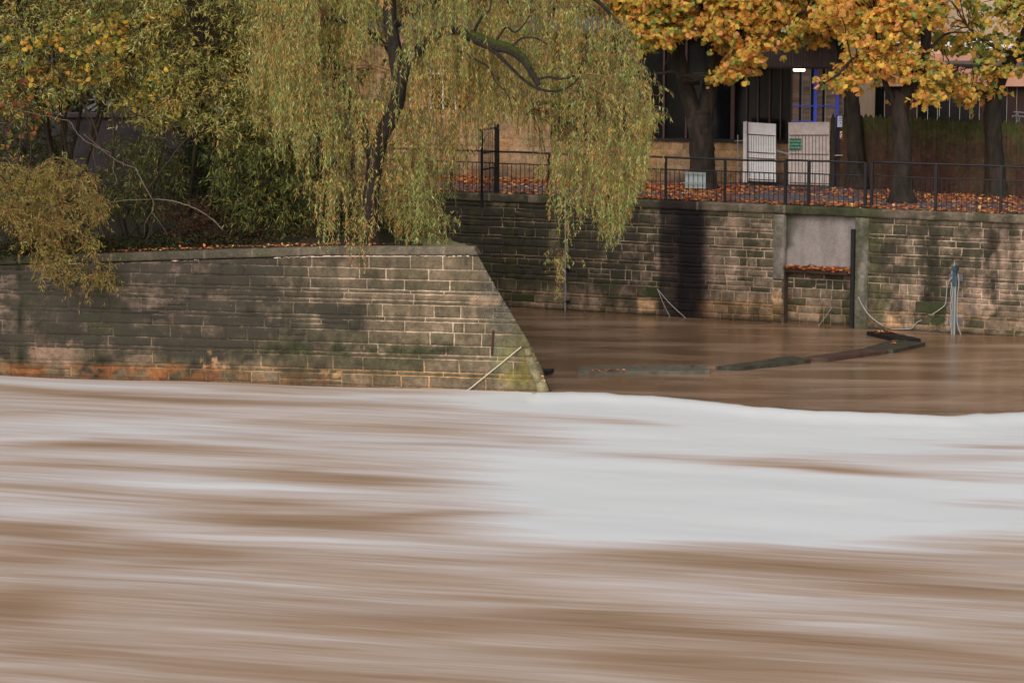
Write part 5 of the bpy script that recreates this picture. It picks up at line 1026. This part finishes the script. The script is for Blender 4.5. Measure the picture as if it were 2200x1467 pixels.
# dark wall behind left shrubs
dw = empty('dark_boundary_wall', 'dark grey boundary wall glimpsed through the shrubs on the left', 'wall')
p = onY(-400, 365, 69.5); q = onY(760, 252, 69.5); mb = MB(); mb.box((p[0], 69.5, 2.4), (q[0] - p[0], 0, 0), (0, .4, 0), (0, 0, q[2] - 2.4)); mb.build('wall', M['darkwall'], dw)
mb = MB(); mb.box((p[0] - .05, 69.4, q[2] + .002), (q[0] - p[0] + .1, 0, 0), (0, .6, 0), (0, 0, .09)); mb.build('cap', M['darkwall'], dw)
# background trees
def bgtree(lab, x, Yb_, poly, n, cols, w, leaf=.2):
    root = empty('background_tree', lab, 'tree', 'dense trees behind the promenade'); g = onY(x, 300, Yb_); g[2] = QT
    C, q = sample_volume(poly, Yb_ - 2.5, Yb_ + 2.5, n); cc = C.mean(0); mb = MB(); mb.tube(spline([g, (g + cc) / 2 + np.array([.2, 0, 0]), cc], 6), np.linspace(.3, .12, 13), 9); mb.build('trunk', M['bark'], root, True)
    Lp = spline([g + ZV * 2, (g + cc) / 2, cc], 6); connect(root, C, Lp, M['twig_dark'], 'limbs', .02, .1, .4)
    sprays(root, C, 24, .9, .3, OVAL, leaf, leaf * .6, pal_simple(cols, w), flat=.6, face=.3)
dg = [(58, 72, 48), (44, 58, 40), (74, 84, 52)]
ol = [(96, 96, 50), (80, 84, 44), (120, 110, 56)]
bgtree('dark tree behind the left end of the shrubs', 60, 78, [(-330, -230), (-330, 250), (60, 262), (160, 262), (170, -230)], 420, ol, [3, 3, 1])
bgtree('olive tree behind the middle of the shrubs', 330, 80, [(110, -230), (120, 262), (200, 262), (420, 262), (480, 200), (480, -230)], 420, ol, [3, 3, 1])
bgtree('dark olive tree behind the tallest shrub and the willow', 620, 79, [(420, -230), (430, 200), (560, 280), (700, 260), (800, 200), (800, -230)], 320, ol, [3, 3, 2])
bgtree('shaded green tree above the roof behind the willow', 950, 92, [(740, -230), (750, 110), (1000, 80), (1200, 50), (1230, -230)], 300, dg, [3, 3, 1], .24)
bgtree('blue-green tree above the roof behind the forked maple', 1450, 93, [(1180, -230), (1190, 40), (1400, 45), (1600, 50), (1620, -230)], 300, dg, [3, 3, 1], .24)
bgtree('blue-green tree above the roof behind the gates', 1800, 94, [(1580, -230), (1580, 55), (1800, 70), (1990, 84), (1990, -230)], 280, dg, [3, 3, 1], .24)
# ------------------------------------------------------------------ light
w = bpy.data.worlds.new('World'); scene.world = w; w.use_nodes = True; nt = w.node_tree; nt.nodes.clear(); L = nt.links
o = nt.nodes.new('ShaderNodeOutputWorld'); bg = nt.nodes.new('ShaderNodeBackground'); sk = nt.nodes.new('ShaderNodeTexSky'); sk.sky_type = 'NISHITA'; sk.sun_disc = False
EL, AZ = math.radians(36), math.radians(205)
sk.sun_elevation = EL; sk.sun_rotation = AZ; sk.air_density = 1; sk.dust_density = 3; sk.ozone_density = .6
hs = nt.nodes.new('ShaderNodeHueSaturation'); hs.inputs['Saturation'].default_value = .22
bg.inputs[1].default_value = .15; L.new(sk.outputs[0], hs.inputs['Color']); L.new(hs.outputs[0], bg.inputs[0]); L.new(bg.outputs[0], o.inputs[0])
sl = bpy.data.lights.new('sun', 'SUN'); sl.energy = .9; sl.angle = math.radians(70); sl.color = (1, .95, .88)
so = bpy.data.objects.new('sun', sl); col.objects.link(so)
from mathutils import Vector
dv = Vector((math.sin(AZ) * math.cos(EL), math.cos(AZ) * math.cos(EL), math.sin(EL)))
so.rotation_euler = (-dv).to_track_quat('-Z', 'Y').to_euler()
vs = scene.view_settings; vs.view_transform = 'Standard'; vs.look = 'None'; vs.exposure = 0.0; vs.gamma = 1.0
scene.cycles.filter_width = 1.5
scene.cycles.max_bounces = 8
